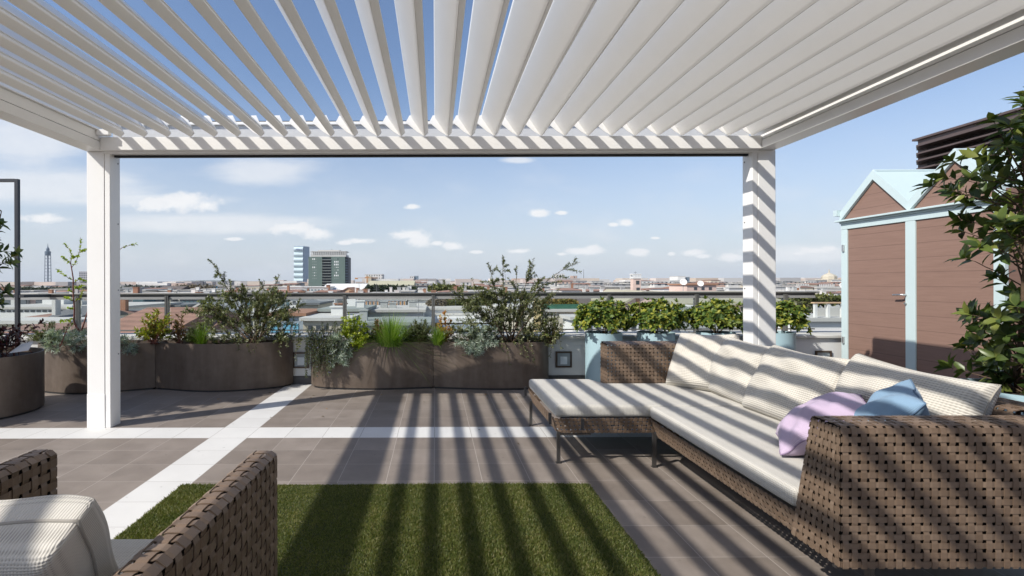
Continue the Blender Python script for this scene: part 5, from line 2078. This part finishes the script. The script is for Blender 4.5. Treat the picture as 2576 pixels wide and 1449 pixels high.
for k in range(5):
    c_ = 1664 + 16.5 * k + 8
    pane('veranda_pane', gx(c_, 43.2), 43.17, gz(783, 43.2), 0.46, 0.66, C['teal'] if k in (2,) else C['pgreen'], t)
t = bld('terrace_frame_building', 'low flat roof with a white post and beam terrace frame beside the shed', 1990, 2170, 811, 36, 6, C['white'], C['stone'], extra=False)
b = MB()
for xx in (2056, 2088, 2124, 2160):
    b.box(gx(xx - 3, 36), gx(xx + 3, 36), 36.1, 36.3, gz(811, 36) + .26, gz(766, 36))
b.build('posts', C['white'], t)
b = MB()
b.box(gx(2050, 36), gx(2170, 36), 36.05, 36.4, gz(766, 36) + 0.002, gz(763, 36))
b.build('beam', C['peach'], t)
chunk(t, 'screen_wall', 2052, 2170, 777, 810, 38, 0.2, C['stone'])
t = bld('flat_roofed_building', 'pale flat roofed block behind the blue pots', 1440, 1680, 806, 40, 3, C['white'], C['stone'], extra=False, wins=[(1450, 1670, 815, 835, 10, 1, 0.5, W)])
t = bld('flat_roofed_building', 'grey flat roofed block low behind the right post', 1690, 2010, 800, 41, 5, C['grey'], C['stone'], extra=False)

# ---- just above the handrail
t = bld('white_building', 'low white and teal building in front of the two towers', 694, 820, 722, 168, 14, C['white'], C['white'], wins=[(724, 814, 726, 734, 11, 1, 0.7, C['teal'])], extra=False)
t = bld('white_building', 'pale low pitched warehouse roof right of the green tower', 806, 920, 730, 178, 24, C['white'], C['white'], 'gable_x', 714, extra=False)
t = bld('gabled_house', 'peach house with a brown roof right of the green tower', 852, 898, 736, 150, 12, C['peach'], C['rust'], 'gable_y', 724, extra=False)
t = bld('villa', 'long low villa with a white porch among hedges', 1040, 1085, 720, 158, 10, C['white'], C['brownroof'], wins=[(1042, 1084, 724, 731, 4, 1, 0.5, C['slate'])], extra=False)
t = bld('villa', 'long pale yellow roof with dark hedges in front', 925, 1040, 717, 172, 16, C['white'], wallm('yellow grey roof', (0.42, 0.40, 0.28)), 'gable_x', 707, extra=False, wins=[(930, 1036, 719, 726, 9, 1, 0.5, C['slate'])])
tw = empty('bell_tower', (gx(1602, 110), 110, ZG), 'slim pink roof tower with a white balustrade', 'tower')
b = MB()
b.box(gx(1593, 110), gx(1612, 110), 110, 111.6, ZG, gz(702, 110))
b.build('shaft', C['pink'], tw)
b = MB()
b.box(gx(1591.5, 110), gx(1613.5, 110), 109.85, 111.75, gz(702, 110) + .002, gz(699.5, 110))
for k in range(6):
    xx = 1593 + 18.5 * k / 5
    b.box(gx(xx - 0.9, 110), gx(xx + 0.9, 110), 109.9, 110.05, gz(699.5, 110), gz(692, 110))
    b.box(gx(xx - 0.9, 110), gx(xx + 0.9, 110), 111.5, 111.65, gz(699.5, 110), gz(692, 110))
b.box(gx(1591.5, 110), gx(1613.5, 110), 109.85, 111.75, gz(692, 110) + .002, gz(690, 110))
b.build('balustrade', C['white'], tw)
b = MB()
b.tube([(gx(1602, 110), 110.8, gz(690, 110)), (gx(1602, 110), 110.8, gz(684, 110))], 0.06, 0.04, 5)
b.tube([(gx(1598, 110), 110.8, gz(687, 110)), (gx(1606, 110), 110.8, gz(687, 110))], 0.04, 0.04, 5)
b.build('finial', C['dgrey'], tw)
pane('window', gx(1604, 110), 109.97, gz(712, 110), 0.7, 0.8, W, tw)
pane('window', gx(1605, 110), 109.97, gz(729, 110), 0.7, 0.7, W, tw)
t = bld('pink_house', 'pink rooftop block carrying white satellite dishes', 1728, 1802, 719, 92, 7, C['pink'], C['rust'], extra=False, wins=[(1740, 1796, 723, 732, 3, 1, 0.4, W)])
for (dx_, dy_, rr_, lab) in ((1719, 712, 8.5, 'left white satellite dish of the pair above the right part of the handrail'), (1762, 716, 7.5, 'right white satellite dish of the pair above the right part of the handrail'),
                             (2120, 722, 8, 'white satellite dish seen at the edge of the turquoise shed')):
    Yd = 88
    c = at(dx_, dy_, Yd)
    r_ = rr_ / FPX * Yd
    dsh = empty('satellite_dish', (c.x, c.y, c.z), lab, 'satellite dish')
    b = MB()
    n_ = Vector((-0.25, -0.8, 0.35)).normalized()
    u_ = n_.orthogonal().normalized()
    v_ = n_.cross(u_)
    rings = []
    for i in range(5):
        q = r_ * i / 4
        rings.append((q, 0.35 * q * q / r_))
    vs = [c + n_ * 0]
    fs = []
    for (q, h_) in rings[1:]:
        for k in range(18):
            a_ = 2 * math.pi * k / 18
            vs.append(c + (u_ * math.cos(a_) + v_ * math.sin(a_)) * q + n_ * h_)
    fs += [(0, 1 + k, 1 + (k + 1) % 18) for k in range(18)]
    for i in range(3):
        fs += [(1 + i * 18 + k, 1 + (i + 1) * 18 + k, 1 + (i + 1) * 18 + (k + 1) % 18, 1 + i * 18 + (k + 1) % 18) for k in range(18)]
    b.add(vs, fs)
    b.build('reflector', C['white'], dsh, smooth=True, solid=0.02)
    b = MB()
    b.tube([c - n_ * 0.03, c - n_ * 0.25, c - n_ * 0.25 - Vector((0, 0, 2.2))], 0.05, 0.05, 6)
    b.build('mast', C['grey'], dsh)

# ---- skyline landmarks
lt = empty('lattice_tower', (gx(120, 1100), 1100, ZG), 'tall thin steel lattice tower on the left skyline', 'tower')
b = MB()
YT = 1100.0
cxt = gx(120.5, YT)
zt = gz(640, YT)
hw0, hw1 = 7.9 / FPX * YT, 6.6 / FPX * YT
for k in range(6):
    a_ = 2 * math.pi * k / 6 + 0.2
    b.tube([(cxt + hw0 * math.cos(a_), YT + hw0 * math.sin(a_), ZG), (cxt + hw1 * math.cos(a_), YT + hw1 * math.sin(a_), zt)], 0.55, 0.45, 5)
for i in range(13):
    z_ = ZG + (zt - ZG) * i / 12
    h_ = hw0 + (hw1 - hw0) * i / 12
    ring = [(cxt + h_ * math.cos(2 * math.pi * k / 6 + 0.2), YT + h_ * math.sin(2 * math.pi * k / 6 + 0.2), z_) for k in range(7)]
    b.tube(ring, 0.4, 0.4, 4)
b.tube([(cxt, YT, ZG), (cxt, YT, zt)], 1.5, 1.5, 8)
b.build('lattice', plain('tower steel', (0.16, 0.19, 0.24), 0.6, 0.2, 0.1), lt)
b = MB()
b.lathe([(6.0 / FPX * YT, zt), (6.6 / FPX * YT, zt + 2), (6.6 / FPX * YT, gz(630, YT)), (3.6 / FPX * YT, gz(629, YT)), (3.6 / FPX * YT, gz(623, YT)), (2.0 / FPX * YT, gz(621, YT)), (0.6, gz(616, YT)), (0.3, gz(610, YT))], cxt, YT, 14, True)
b.build('lookout', plain('tower lookout', (0.10, 0.14, 0.18), 0.5, 0.2, 0.1), lt)

gt = empty('glass_tower', (gx(756, 1500), 1520, ZG), 'tall white glass skyscraper with stacked curved bands and a blue flank', 'skyscraper')
YG = 1500.0
b = MB()
nb = 8
vs, fs = [], []
x0_, x1_ = gx(740, YG), gx(763, YG)
ztop_ = gz(620, YG)
for i in range(nb):
    za, zb = ztop_ - (i + 1) * (ztop_ - ZG) / 8.5, ztop_ - i * (ztop_ - ZG) / 8.5
    for k in range(7):
        t_ = k / 6
        yv = YG - 5.0 * math.sin(math.pi * t_) ** 0.8
        zv = za + (zb - za) * t_
        vs += [(x0_, yv, zv), (x1_, yv, zv)]
        if k:
            q = len(vs)
            fs.append((q - 4, q - 3, q - 1, q - 2))
b.add(vs, fs)
b.build('curved_front', plain('pale glass front', (0.55, 0.66, 0.68), 0.25, 0, 0.05, 0.05), gt)
b = MB()
b.prism([(gx(763, YG) + 0.5, YG, ZG), (gx(772, YG) + 0.5, YG + 30, ZG), (x0_, YG + 62, ZG), (x0_, YG + 0.2, ZG)], (0, 0, ztop_ - ZG + 2))
b.build('flank', plain('blue glass flank', (0.19, 0.27, 0.36), 0.3, 0, 0.08, 0.05), gt)
fc = bpy.data.curves.new('sign', 'FONT')
fc.body = 'Allianz'
fc.size = 9.0
fc.extrude = 0.3
tmp = bpy.data.objects.new('tmp', fc)
COL.objects.link(tmp)
bpy.context.view_layer.update()
me = bpy.data.meshes.new_from_object(tmp.evaluated_get(bpy.context.evaluated_depsgraph_get()))
bpy.data.objects.remove(tmp)
me.name = 'sign'
me.materials.append(plain('sign navy', (0.02, 0.04, 0.22), 0.5, 0, 0.05))
me.transform(Matrix.Translation((gx(745, YG), YG - 5.6, gz(629, YG))) @ Matrix.Rotation(math.pi / 2, 4, 'X') @ Matrix.Scale(0.78, 4))
link('sign', me, gt)

gr = empty('green_tower', (gx(824, 430), 440, ZG), 'green clad high rise with a concrete crown and stacked balconies', 'high rise')
YQ = 430.0


def qx(x): return gx(x, YQ)
def qz(y): return gz(y, YQ)


MG = plain('green cladding', (0.115, 0.165, 0.142), 0.7, 0, 0.06, 0.2)
b = MB()
b.box(qx(776), qx(810), YQ, YQ + 16, ZG, qz(645))
b.box(qx(833), qx(868), YQ, YQ + 16, ZG, qz(645))
b.box(qx(810) + .01, qx(833) - .01, YQ + 2.5, YQ + 16, ZG, qz(640))
b.build('wall', MG, gr)
b = MB()
b.box(qx(868.2), qx(875), YQ + 3, YQ + 16, ZG, qz(646))
b.build('side_wing', C['slate'], gr)
for k in range(11):
    y_ = 652 + 6.9 * k
    b = MB()
    b.box(qx(810) + .02, qx(833) - .02, YQ - 0.6, YQ + 2.4, qz(y_ + 1.4), qz(y_))
    b.build('balcony', C['pgreen'], gr)
    b = MB()
    b.box(qx(868.3), qx(873), YQ + 1.5, YQ + 2.9, qz(y_ + 1.8), qz(y_))
    b.build('balcony', C['bluegrey'], gr)
    b = MB()
    b.box(qx(772.5), qx(775.9), YQ + 3, YQ + 9, qz(y_ + 2), qz(y_))
    b.build('balcony', C['bluegrey'], gr)
b = MB()
b.box(qx(811), qx(832), YQ + 2.3, YQ + 2.45, ZG, qz(648))
b.build('recess', C['window'], gr)
MWP = plain('white blind', (0.8, 0.8, 0.78), 0.6, 0, 0.02)
lit = {(0, 0): 'w', (0, 1): 'w', (0, 5): 'd', (1, 3): 'w', (1, 4): 'w', (1, 5): 'w', (2, 3): 'w', (2, 4): 'w', (2, 5): 'w', (3, 0): 'w', (3, 1): 'w', (3, 4): 'h', (3, 5): 'h', (4, 5): 'h', (5, 1): 'h', (5, 4): 'w', (6, 3): 'w', (6, 4): 'w', (6, 5): 'w', (6, 1): 'h'}
for rrow in range(8):
    for cc, xx in enumerate((787, 791, 795, 822.5, 826.6, 830.6)):
        if cc >= 3: xx += 24 - 3.5
        xx = (787.2, 791.2, 795.2, 841.6 + 0, 845.8, 849.8)[cc] if cc < 3 else (842, 846.2, 850.3)[cc - 3]
        k_ = lit.get((rrow, cc), 'o')
        mt = {'w': MWP, 'h': MWP, 'd': C['window'], 'o': C['pgreen']}[k_]
        pane('window', qx(xx), YQ - 0.02, qz(651 + 6.9 * rrow), 0.72, 1.3 if k_ in 'wd' else 0.6, mt, gr)
b = MB()
b.box(qx(781), qx(870), YQ + 1, YQ + 15, qz(645) + .01, qz(640))
b.box(qx(783), qx(867), YQ + 3, YQ + 13, qz(640), qz(632.5))
b.box(qx(781), qx(871), YQ + 0.6, YQ + 15, qz(632.4), qz(631))
b.box(qx(797), qx(852), YQ + 4, YQ + 12, qz(630.9), qz(627.5))
b.build('crown', C['stone'], gr)
for k in range(20):
    xx = 782 + 88 * k / 19
    b = MB()
    b.box(qx(xx - 1.0), qx(xx + 1.0), YQ + 0.8, YQ + 1.6, qz(640) + .005, qz(632.5))
    b.build('column', C['white'], gr)
b = MB()
b.tube([(qx(829), YQ + 8, qz(627.5)), (qx(829), YQ + 8, qz(623.5))], 0.15, 0.1, 4)
b.tube([(qx(832), YQ + 8, qz(627.5)), (qx(832), YQ + 8, qz(625))], 0.15, 0.1, 4)
b.build('antenna', C['dgrey'], gr)


def tower(name, label, x0, x1, yt, Y, depth, mat, roof=None, cat='tower block', side=None):
    return bld(name, label, x0, x1, yt, Y, depth, mat, roof or C['paleroof'], extra=False, cat=cat, over=0.1)


MBG = facade('blue grey facade', (0.20, 0.26, 0.31), (0.12, 0.16, 0.2), 2.5, 3.2, 0.7, 0.5)
tower('tower_block', 'pale square block with a blue grey flank on the skyline right of the green tower', 1031, 1042, 695, 820, 14, F['white'])
tower('tower_block', 'blue grey slab standing against the pale square block on the skyline', 1042.3, 1052, 694, 822, 18, MBG)
t = tower('unfinished_block', 'white block under construction with open dark floors right of the green tower', 918, 962, 690, 620, 22, F['white'])
chunk(t, 'open_floors', 934, 950, 697, 710, 619.6, 0.3, C['slate'])
chunk(t, 'scaffold', 922, 934, 694, 714, 618, 1.5, C['beige'])
tower('tower_block', 'white tower block on the right skyline, tallest of the white ones', 1402, 1420, 690, 640, 16, F['white'])
tower('tower_block', 'rounded white and pink block on the right skyline', 1441, 1452, 695, 560, 12, F['pink'])
tower('tower_block', 'white windowless block left of the satellite dishes', 1705, 1724, 697, 400, 14, C['white'])
tower('tower_block', 'blue grey flank beside the white windowless block', 1724.2, 1735, 699, 402, 12, MBG)
tower('tower_block', 'unfinished grey tower half hidden by the left post', 199, 226, 681, 760, 20, facade('frame facade', (0.34, 0.34, 0.36), (0.06, 0.07, 0.09), 3.2, 3.2, 0.6, 0.6))
tower('tower_block', 'mauve grey block on the skyline left of the lattice tower', 55, 69, 706, 900, 18, F['grey'])
tower('tower_block', 'pale slab with narrow windows on the skyline left of the rosy roofs', 1835, 1850, 702, 520, 12, F['white'])
cr = empty('tower_crane', (gx(924, 600), 600, ZG), 'orange tower crane beside the white block under construction', 'crane')
b = MB()
xk = gx(923.5, 600)
b.box(xk - 0.7, xk + 0.7, 599.3, 600.7, ZG, gz(698, 600))
b.build('mast', C['orange'], cr)
b = MB()
b.box(gx(893, 600), gx(951, 600), 599.5, 600.5, gz(699.4, 600) + 0.01, gz(698.2, 600) + 0.01)
b.box(gx(893, 600), gx(900, 600), 599, 601, gz(702, 600), gz(699.4, 600))
b.prism([(xk - 3, 600, gz(698.2, 600) + .02), (xk + 3, 600, gz(698.2, 600) + .02), (xk, 600, gz(694, 600))], (0, 0.6, 0))
b.build('jib', C['orange'], cr)
fm = empty('floodlight_mast', (gx(567, 380), 380, ZG), 'leaning stadium floodlight mast above the left trees', 'floodlight')
b = MB()
b.tube([at(568, 735, 380), at(566.5, 706, 380)], 0.35, 0.25, 5)
b.build('mast', C['grey'], fm)
b = MB()
for k in range(5):
    p_ = at(560.5 + 1.3 * k, 690 + 4.2 * k, 380)
    b.box(p_.x - 0.9, p_.x + 0.9, 379.8, 380.2, p_.z - 0.5, p_.z + 0.5)
b.tube([at(559, 688, 380), at(567, 711, 380)], 0.2, 0.2, 4)
b.build('lamp_rack', C['slate'], fm)
rm_ = empty('radio_mast', (gx(1468, 520), 520, ZG), 'thin red and white radio mast on the right skyline', 'mast')
b = MB()
b.tube([at(1468, 735, 520), at(1468.5, 678, 520)], 0.55, 0.12, 4)
b.build('pole', C['slate'], rm_)
b = MB()
b.tube([at(1272, 735, 540), at(1272, 690, 540)], 0.5, 0.12, 4)
tag(b.build('radio_mast', C['slate']), 'thin grey mast behind the crown of the big olive shrub', 'mast')
dm = empty('domed_church', (gx(2102, 380), 390, ZG), 'pale church with a low pyramid dome and spire left of the shed', 'church')
b = MB()
Yc = 380.0
b.box(gx(2084, Yc), gx(2122, Yc), Yc, Yc + 14, ZG, gz(705, Yc))
b.build('wall', F['cream'], dm)
b = MB()
xd, yd = gx(2104, Yc), Yc + 7
b.lathe([(17 / FPX * Yc, gz(704.8, Yc)), (17 / FPX * Yc, gz(698, Yc)), (13 / FPX * Yc, gz(694, Yc)), (3 / FPX * Yc, gz(689, Yc)), (1.6 / FPX * Yc, gz(688, Yc)), (1.4 / FPX * Yc, gz(684, Yc)), (0.1, gz(679, Yc))], xd, yd, 8, True)
b.build('dome', C['beige'], dm)
t = bld('shuttered_building', 'low pale block with white vertical fins right of the right post', 2000, 2060, 723, 190, 14, C['grey'], C['slate'], extra=False, wins=[(2002, 2036, 716, 726, 8, 1, 0.5, C['white'])])
t = bld('shuttered_building', 'low pale block with white fins beside the shed', 2056, 2125, 725, 185, 14, C['cream'], C['paleroof'], extra=False, wins=[(2060, 2100, 716, 727, 9, 1, 0.5, C['white'])])


# ---- hedges and trees between the roofs
def foliage_mass(name, label, boxes, Y, depth, n, size, cols, cat='hedge', group=None, seed=0, trunk=False):
    """leaf clumps filling picture boxes (x0, x1, ytop, ybottom) at distance Y"""
    r_ = np.random.default_rng(seed + 1000)
    c0 = at((boxes[0][0] + boxes[0][1]) / 2, boxes[0][3], Y)
    t_ = empty(name, (c0.x, Y, c0.z), label, cat, group)
    P_ = []
    for (x0, x1, y0, y1) in boxes:
        k = int(n * (x1 - x0) * (y1 - y0) / sum((q[1] - q[0]) * (q[3] - q[2]) for q in boxes))
        u = r_.uniform(-1, 1, k)
        v = r_.uniform(0, 1, k) ** 0.8
        lump = 0.82 + 0.18 * np.sin(u * (x1 - x0) * 0.35 + seed) * np.cos(u * 7 + seed)
        v = v * lump * np.sqrt(np.clip(1 - 0.55 * u ** 6, 0, 1))
        xx = (x0 + x1) / 2 + (x1 - x0) / 2 * u
        yy = y1 + (y0 - y1) * v
        Yv = Y + r_.uniform(0, depth, k)
        P_.append(np.stack([(xx - CX) / FPX * Y, Yv, EYE - (yy - HY) / FPX * Y], 1))
    P_ = np.concatenate(P_)
    k = len(P_)
    v, q, tr = leaf_geo(P_, r_.normal(0, 1, (k, 3)) + [0, 0, .3], r_.normal(0, 1, (k, 3)), size * r_.uniform(.6, 1.3, k), size * 0.7 * r_.uniform(.6, 1.3, k), 0.2, 0.1, False)
    mname = 'foliage ' + '_'.join('%.2f' % c[1] for c in cols)
    m_ = bpy.data.materials.get(mname) or leafmat(mname, cols, 0.6, 0.15, 0.2)
    raw_mesh('crown', v.reshape(-1, 3), (np.arange(k)[:, None, None] * 5 + q[None]).reshape(-1, 4), None, m_, t_)
    b_ = MB()
    for (x0, x1, y0, y1) in boxes:
        for s_ in (0.3, 0.7):
            xx = gx(x0 + (x1 - x0) * s_, Y)
            b_.tube([(xx, Y + depth / 2, ZG if trunk else gz(y1, Y) - 0.6), (xx, Y + depth / 2, gz((y0 + y1) / 2, Y))], size * 0.35, size * 0.2, 5)
    b_.build('trunk', M['stem'], t_)
    return t_


OL = [(0.06, 0.075, 0.02), (0.10, 0.115, 0.03), (0.16, 0.155, 0.05)]
DK = [(0.018, 0.028, 0.018), (0.03, 0.045, 0.025), (0.05, 0.065, 0.03)]
BR = [(0.10, 0.085, 0.06), (0.15, 0.12, 0.085), (0.19, 0.15, 0.11)]
OR = [(0.12, 0.12, 0.03), (0.22, 0.15, 0.04), (0.10, 0.13, 0.04)]
foliage_mass('hedge', 'olive green roof terrace hedge behind the big olive shrub', [(1120, 1258, 750, 779)], 62, 3, 4200, 0.42, OL, seed=1)
foliage_mass('hedge', 'bare brown bushes beside a railing post on the pale terrace building', [(1074, 1122, 748, 779)], 61, 2, 700, 0.30, BR, seed=2)
foliage_mass('hedge', 'dark clipped hedge in front of the yellow roofed villa', [(918, 1000, 718, 735), (1000, 1045, 721, 735)], 150, 5, 2600, 0.9, DK, seed=3)
foliage_mass('hedge', 'mixed green bushes right of the porch villa', [(1078, 1150, 717, 737), (1140, 1220, 722, 737)], 150, 5, 2600, 0.9, OL, seed=4)
foliage_mass('hedge', 'orange tinged plants over the green mesh fence', [(1365, 1456, 753, 772)], 49.5, 2, 1500, 0.30, OR, seed=5)
foliage_mass('tree', 'row of dull green trees right of the right post', [(1996, 2060, 744, 772), (2056, 2125, 747, 768)], 74, 5, 3600, 0.6, OL, 'tree', seed=6, trunk=True)
foliage_mass('tree', 'round green brown bush between right post and terrace frame', [(1986, 2040, 766, 792)], 50, 3, 1700, 0.4, [(0.07, 0.075, 0.035), (0.10, 0.10, 0.05), (0.15, 0.13, 0.08)], 'tree', seed=7, trunk=True)
for k, (a, c, y0) in enumerate(((-40, 60, 722), (60, 130, 724), (128, 200, 721), (196, 300, 722), (296, 352, 718), (350, 396, 719), (520, 600, 721), (598, 700, 719))):
    foliage_mass('tree', 'dark bluish trees along the left skyline above the handrail', [(a, c, y0, 740)], 240 + 17 * k, 10, 1500, 1.7, DK, 'tree', 'dark trees along the left skyline', seed=20 + k, trunk=True)
foliage_mass('tree', 'wide bare brown trees above the handrail left of the shaded shrub', [(428, 530, 714, 738)], 225, 8, 2000, 1.0, BR, 'tree', seed=31, trunk=True)
t = bld('barn', 'long brown roofed hall among the left skyline trees', 386, 446, 732, 215, 16, C['rust'], C['brownroof'], 'gable_x', 719, extra=False)
t = bld('apartment_block', 'white and pink slab among the left skyline trees', 366, 402, 717, 330, 12, F['white'], C['paleroof'], extra=False)
t = bld('blue_block', 'small bright blue block among the left skyline trees', 512, 530, 719, 250, 8, C['skyblue'], C['slate'], extra=False)
t = bld('tower_block', 'small grey block beside the floodlight mast', 571, 579, 705, 480, 10, F['grey'], extra=False)
t = bld('tower_block', 'dark antenna block above the bare brown trees', 493, 502, 706, 520, 10, C['slate'], extra=False)

# ---- filling rows of roofs
rc = random.Random(5)
GF = 'rows of roofs beyond the railing'
kinds = [('white', 'pale', 'flat'), ('cream', 'tile', 'gable_x'), ('pink', 'tile2', 'gable_x'), ('grey', 'pale', 'flat'), ('white', 'pale', 'flat'), ('cream', 'pale', 'flat'), ('white', 'tile', 'hip')]
labs = {('white', 'flat'): 'white flat roofed block in the rows of roofs beyond the railing', ('cream', 'gable_x'): 'cream block with terracotta roof in the rows beyond the railing', ('pink', 'gable_x'): 'pink block with orange tiled roof in the rows beyond the railing',
        ('grey', 'flat'): 'grey flat roofed block in the rows of roofs beyond the railing', ('ochre', 'gable_x'): 'ochre block with terracotta roof in the rows beyond the railing', ('cream', 'flat'): 'cream flat roofed block in the rows of roofs beyond the railing',
        ('white', 'hip'): 'white block with terracotta hip roof in the rows beyond the railing'}
for (Y, y0, y1, step) in ((98, 743, 752, 95), (128, 731, 741, 80), (165, 724, 733, 70), (215, 719, 727, 58), (290, 714, 721, 48), (380, 711, 717, 42)):
    x = -120.0
    while x < 2230:
        w_ = rc.uniform(0.5, 1.0) * step
        left = x < 640
        yy = rc.uniform(y0, y1) + (5 if left and Y > 150 else (-4 if x > 1250 and Y > 200 else 0))
        if not (760 < x + w_ / 2 < 900 and Y > 160):
            kw, rf, kd = rc.choice(kinds + [kinds[0], kinds[5], kinds[3]])
            rmat = {'pale': C['paleroof'], 'tile': C['tile'], 'tile2': C['tile2']}[rf]
            dep = rc.uniform(9, 15)
            yr = yy - rc.uniform(3, 6) * 110 / Y * 1.1
            bld('apartment_block', labs[(kw, kd)], x, x + w_, yy, Y + rc.uniform(-5, 5), dep, F[kw], rmat, kd, yr, extra=Y < 140, group=GF, seed=int(x))
        x += w_ + rc.uniform(-4, 14) + (10 if left else 0)

# ---- the far city, which reads as one mass
b = MB()
for k in range(2600):
    Y = 450 * (11.0 ** rc.random())
    px_ = rc.uniform(-700, 2500)
    s_ = rc.uniform(9, 24)
    x = gx(px_, Y)
    zt = rc.choice([-5, -3, -1, 0, 2, 4, 6]) + rc.uniform(-2, 2) + (rc.uniform(4, 22) if rc.random() < 0.07 and px_ > 900 else 0)
    zt = min(zt, EYE + (5.5 if px_ < 700 else 11) / FPX * Y) if Y < 2500 else zt + rc.uniform(0, 9)
    b.box(x - s_ / 2, x + s_ / 2, Y, Y + s_, ZG, zt)
m, nt, bs = new_mat('far city walls')
geo = nt.nodes.new('ShaderNodeNewGeometry')
nt.links.new(ramp(nt, geo.outputs['Random Per Island'], [(0.0, (0.62, 0.60, 0.57)), (0.25, (0.50, 0.42, 0.34)), (0.40, (0.40, 0.29, 0.24)), (0.55, (0.66, 0.65, 0.62)), (0.8, (0.30, 0.29, 0.29)), (1.0, (0.55, 0.46, 0.40))]), bs.inputs['Base Color'])
bs.inputs['Roughness'].default_value = 0.9
tag(b.build('distant_city', m), 'hazy mass of far roofs and blocks along the horizon', 'city', None, 'stuff')

# low far hills on the horizon
b = MB()
pts = []
for i in range(81):
    x = -16000 + 400 * i
    pts.append((x * 0.4, 5600, -22.0, 12 + 10 * math.sin(i * 0.31) + 7 * math.sin(i * 0.83 + 1) + (14 if x < -2500 else 0)))
vs = [(p[0], p[1], p[2]) for p in pts] + [(p[0], p[1] + 300, p[3]) for p in pts] + [(p[0], p[1] + 1300, p[2]) for p in pts]
n_ = len(pts)
b.add(vs, [(i, i + 1, n_ + i + 1, n_ + i) for i in range(n_ - 1)] + [(n_ + i, n_ + i + 1, 2 * n_ + i + 1, 2 * n_ + i) for i in range(n_ - 1)])
tag(b.build('far_hills', plain('far hills', (0.09, 0.10, 0.08), 0.9, 0, 0.3, 0.002)), 'low hills on the horizon', None, None, 'structure')

# ------------------------------------------------------------------ air
b = MB()
b.box(-7100, 7100, -7100, 7100, -23.2, 165)
m = bpy.data.materials.new('air')
m.use_nodes = True
nt = m.node_tree
nt.nodes.clear()
o_ = nt.nodes.new('ShaderNodeOutputMaterial')
v_ = nt.nodes.new('ShaderNodeVolumePrincipled')
v_.inputs['Color'].default_value = (0.82, 0.91, 1.0, 1)
v_.inputs['Density'].default_value = 0.00008
v_.inputs['Anisotropy'].default_value = 0.0
nt.links.new(v_.outputs[0], o_.inputs['Volume'])
tag(b.build('haze', m), 'thin pale air haze over the city', 'haze', None, 'stuff')
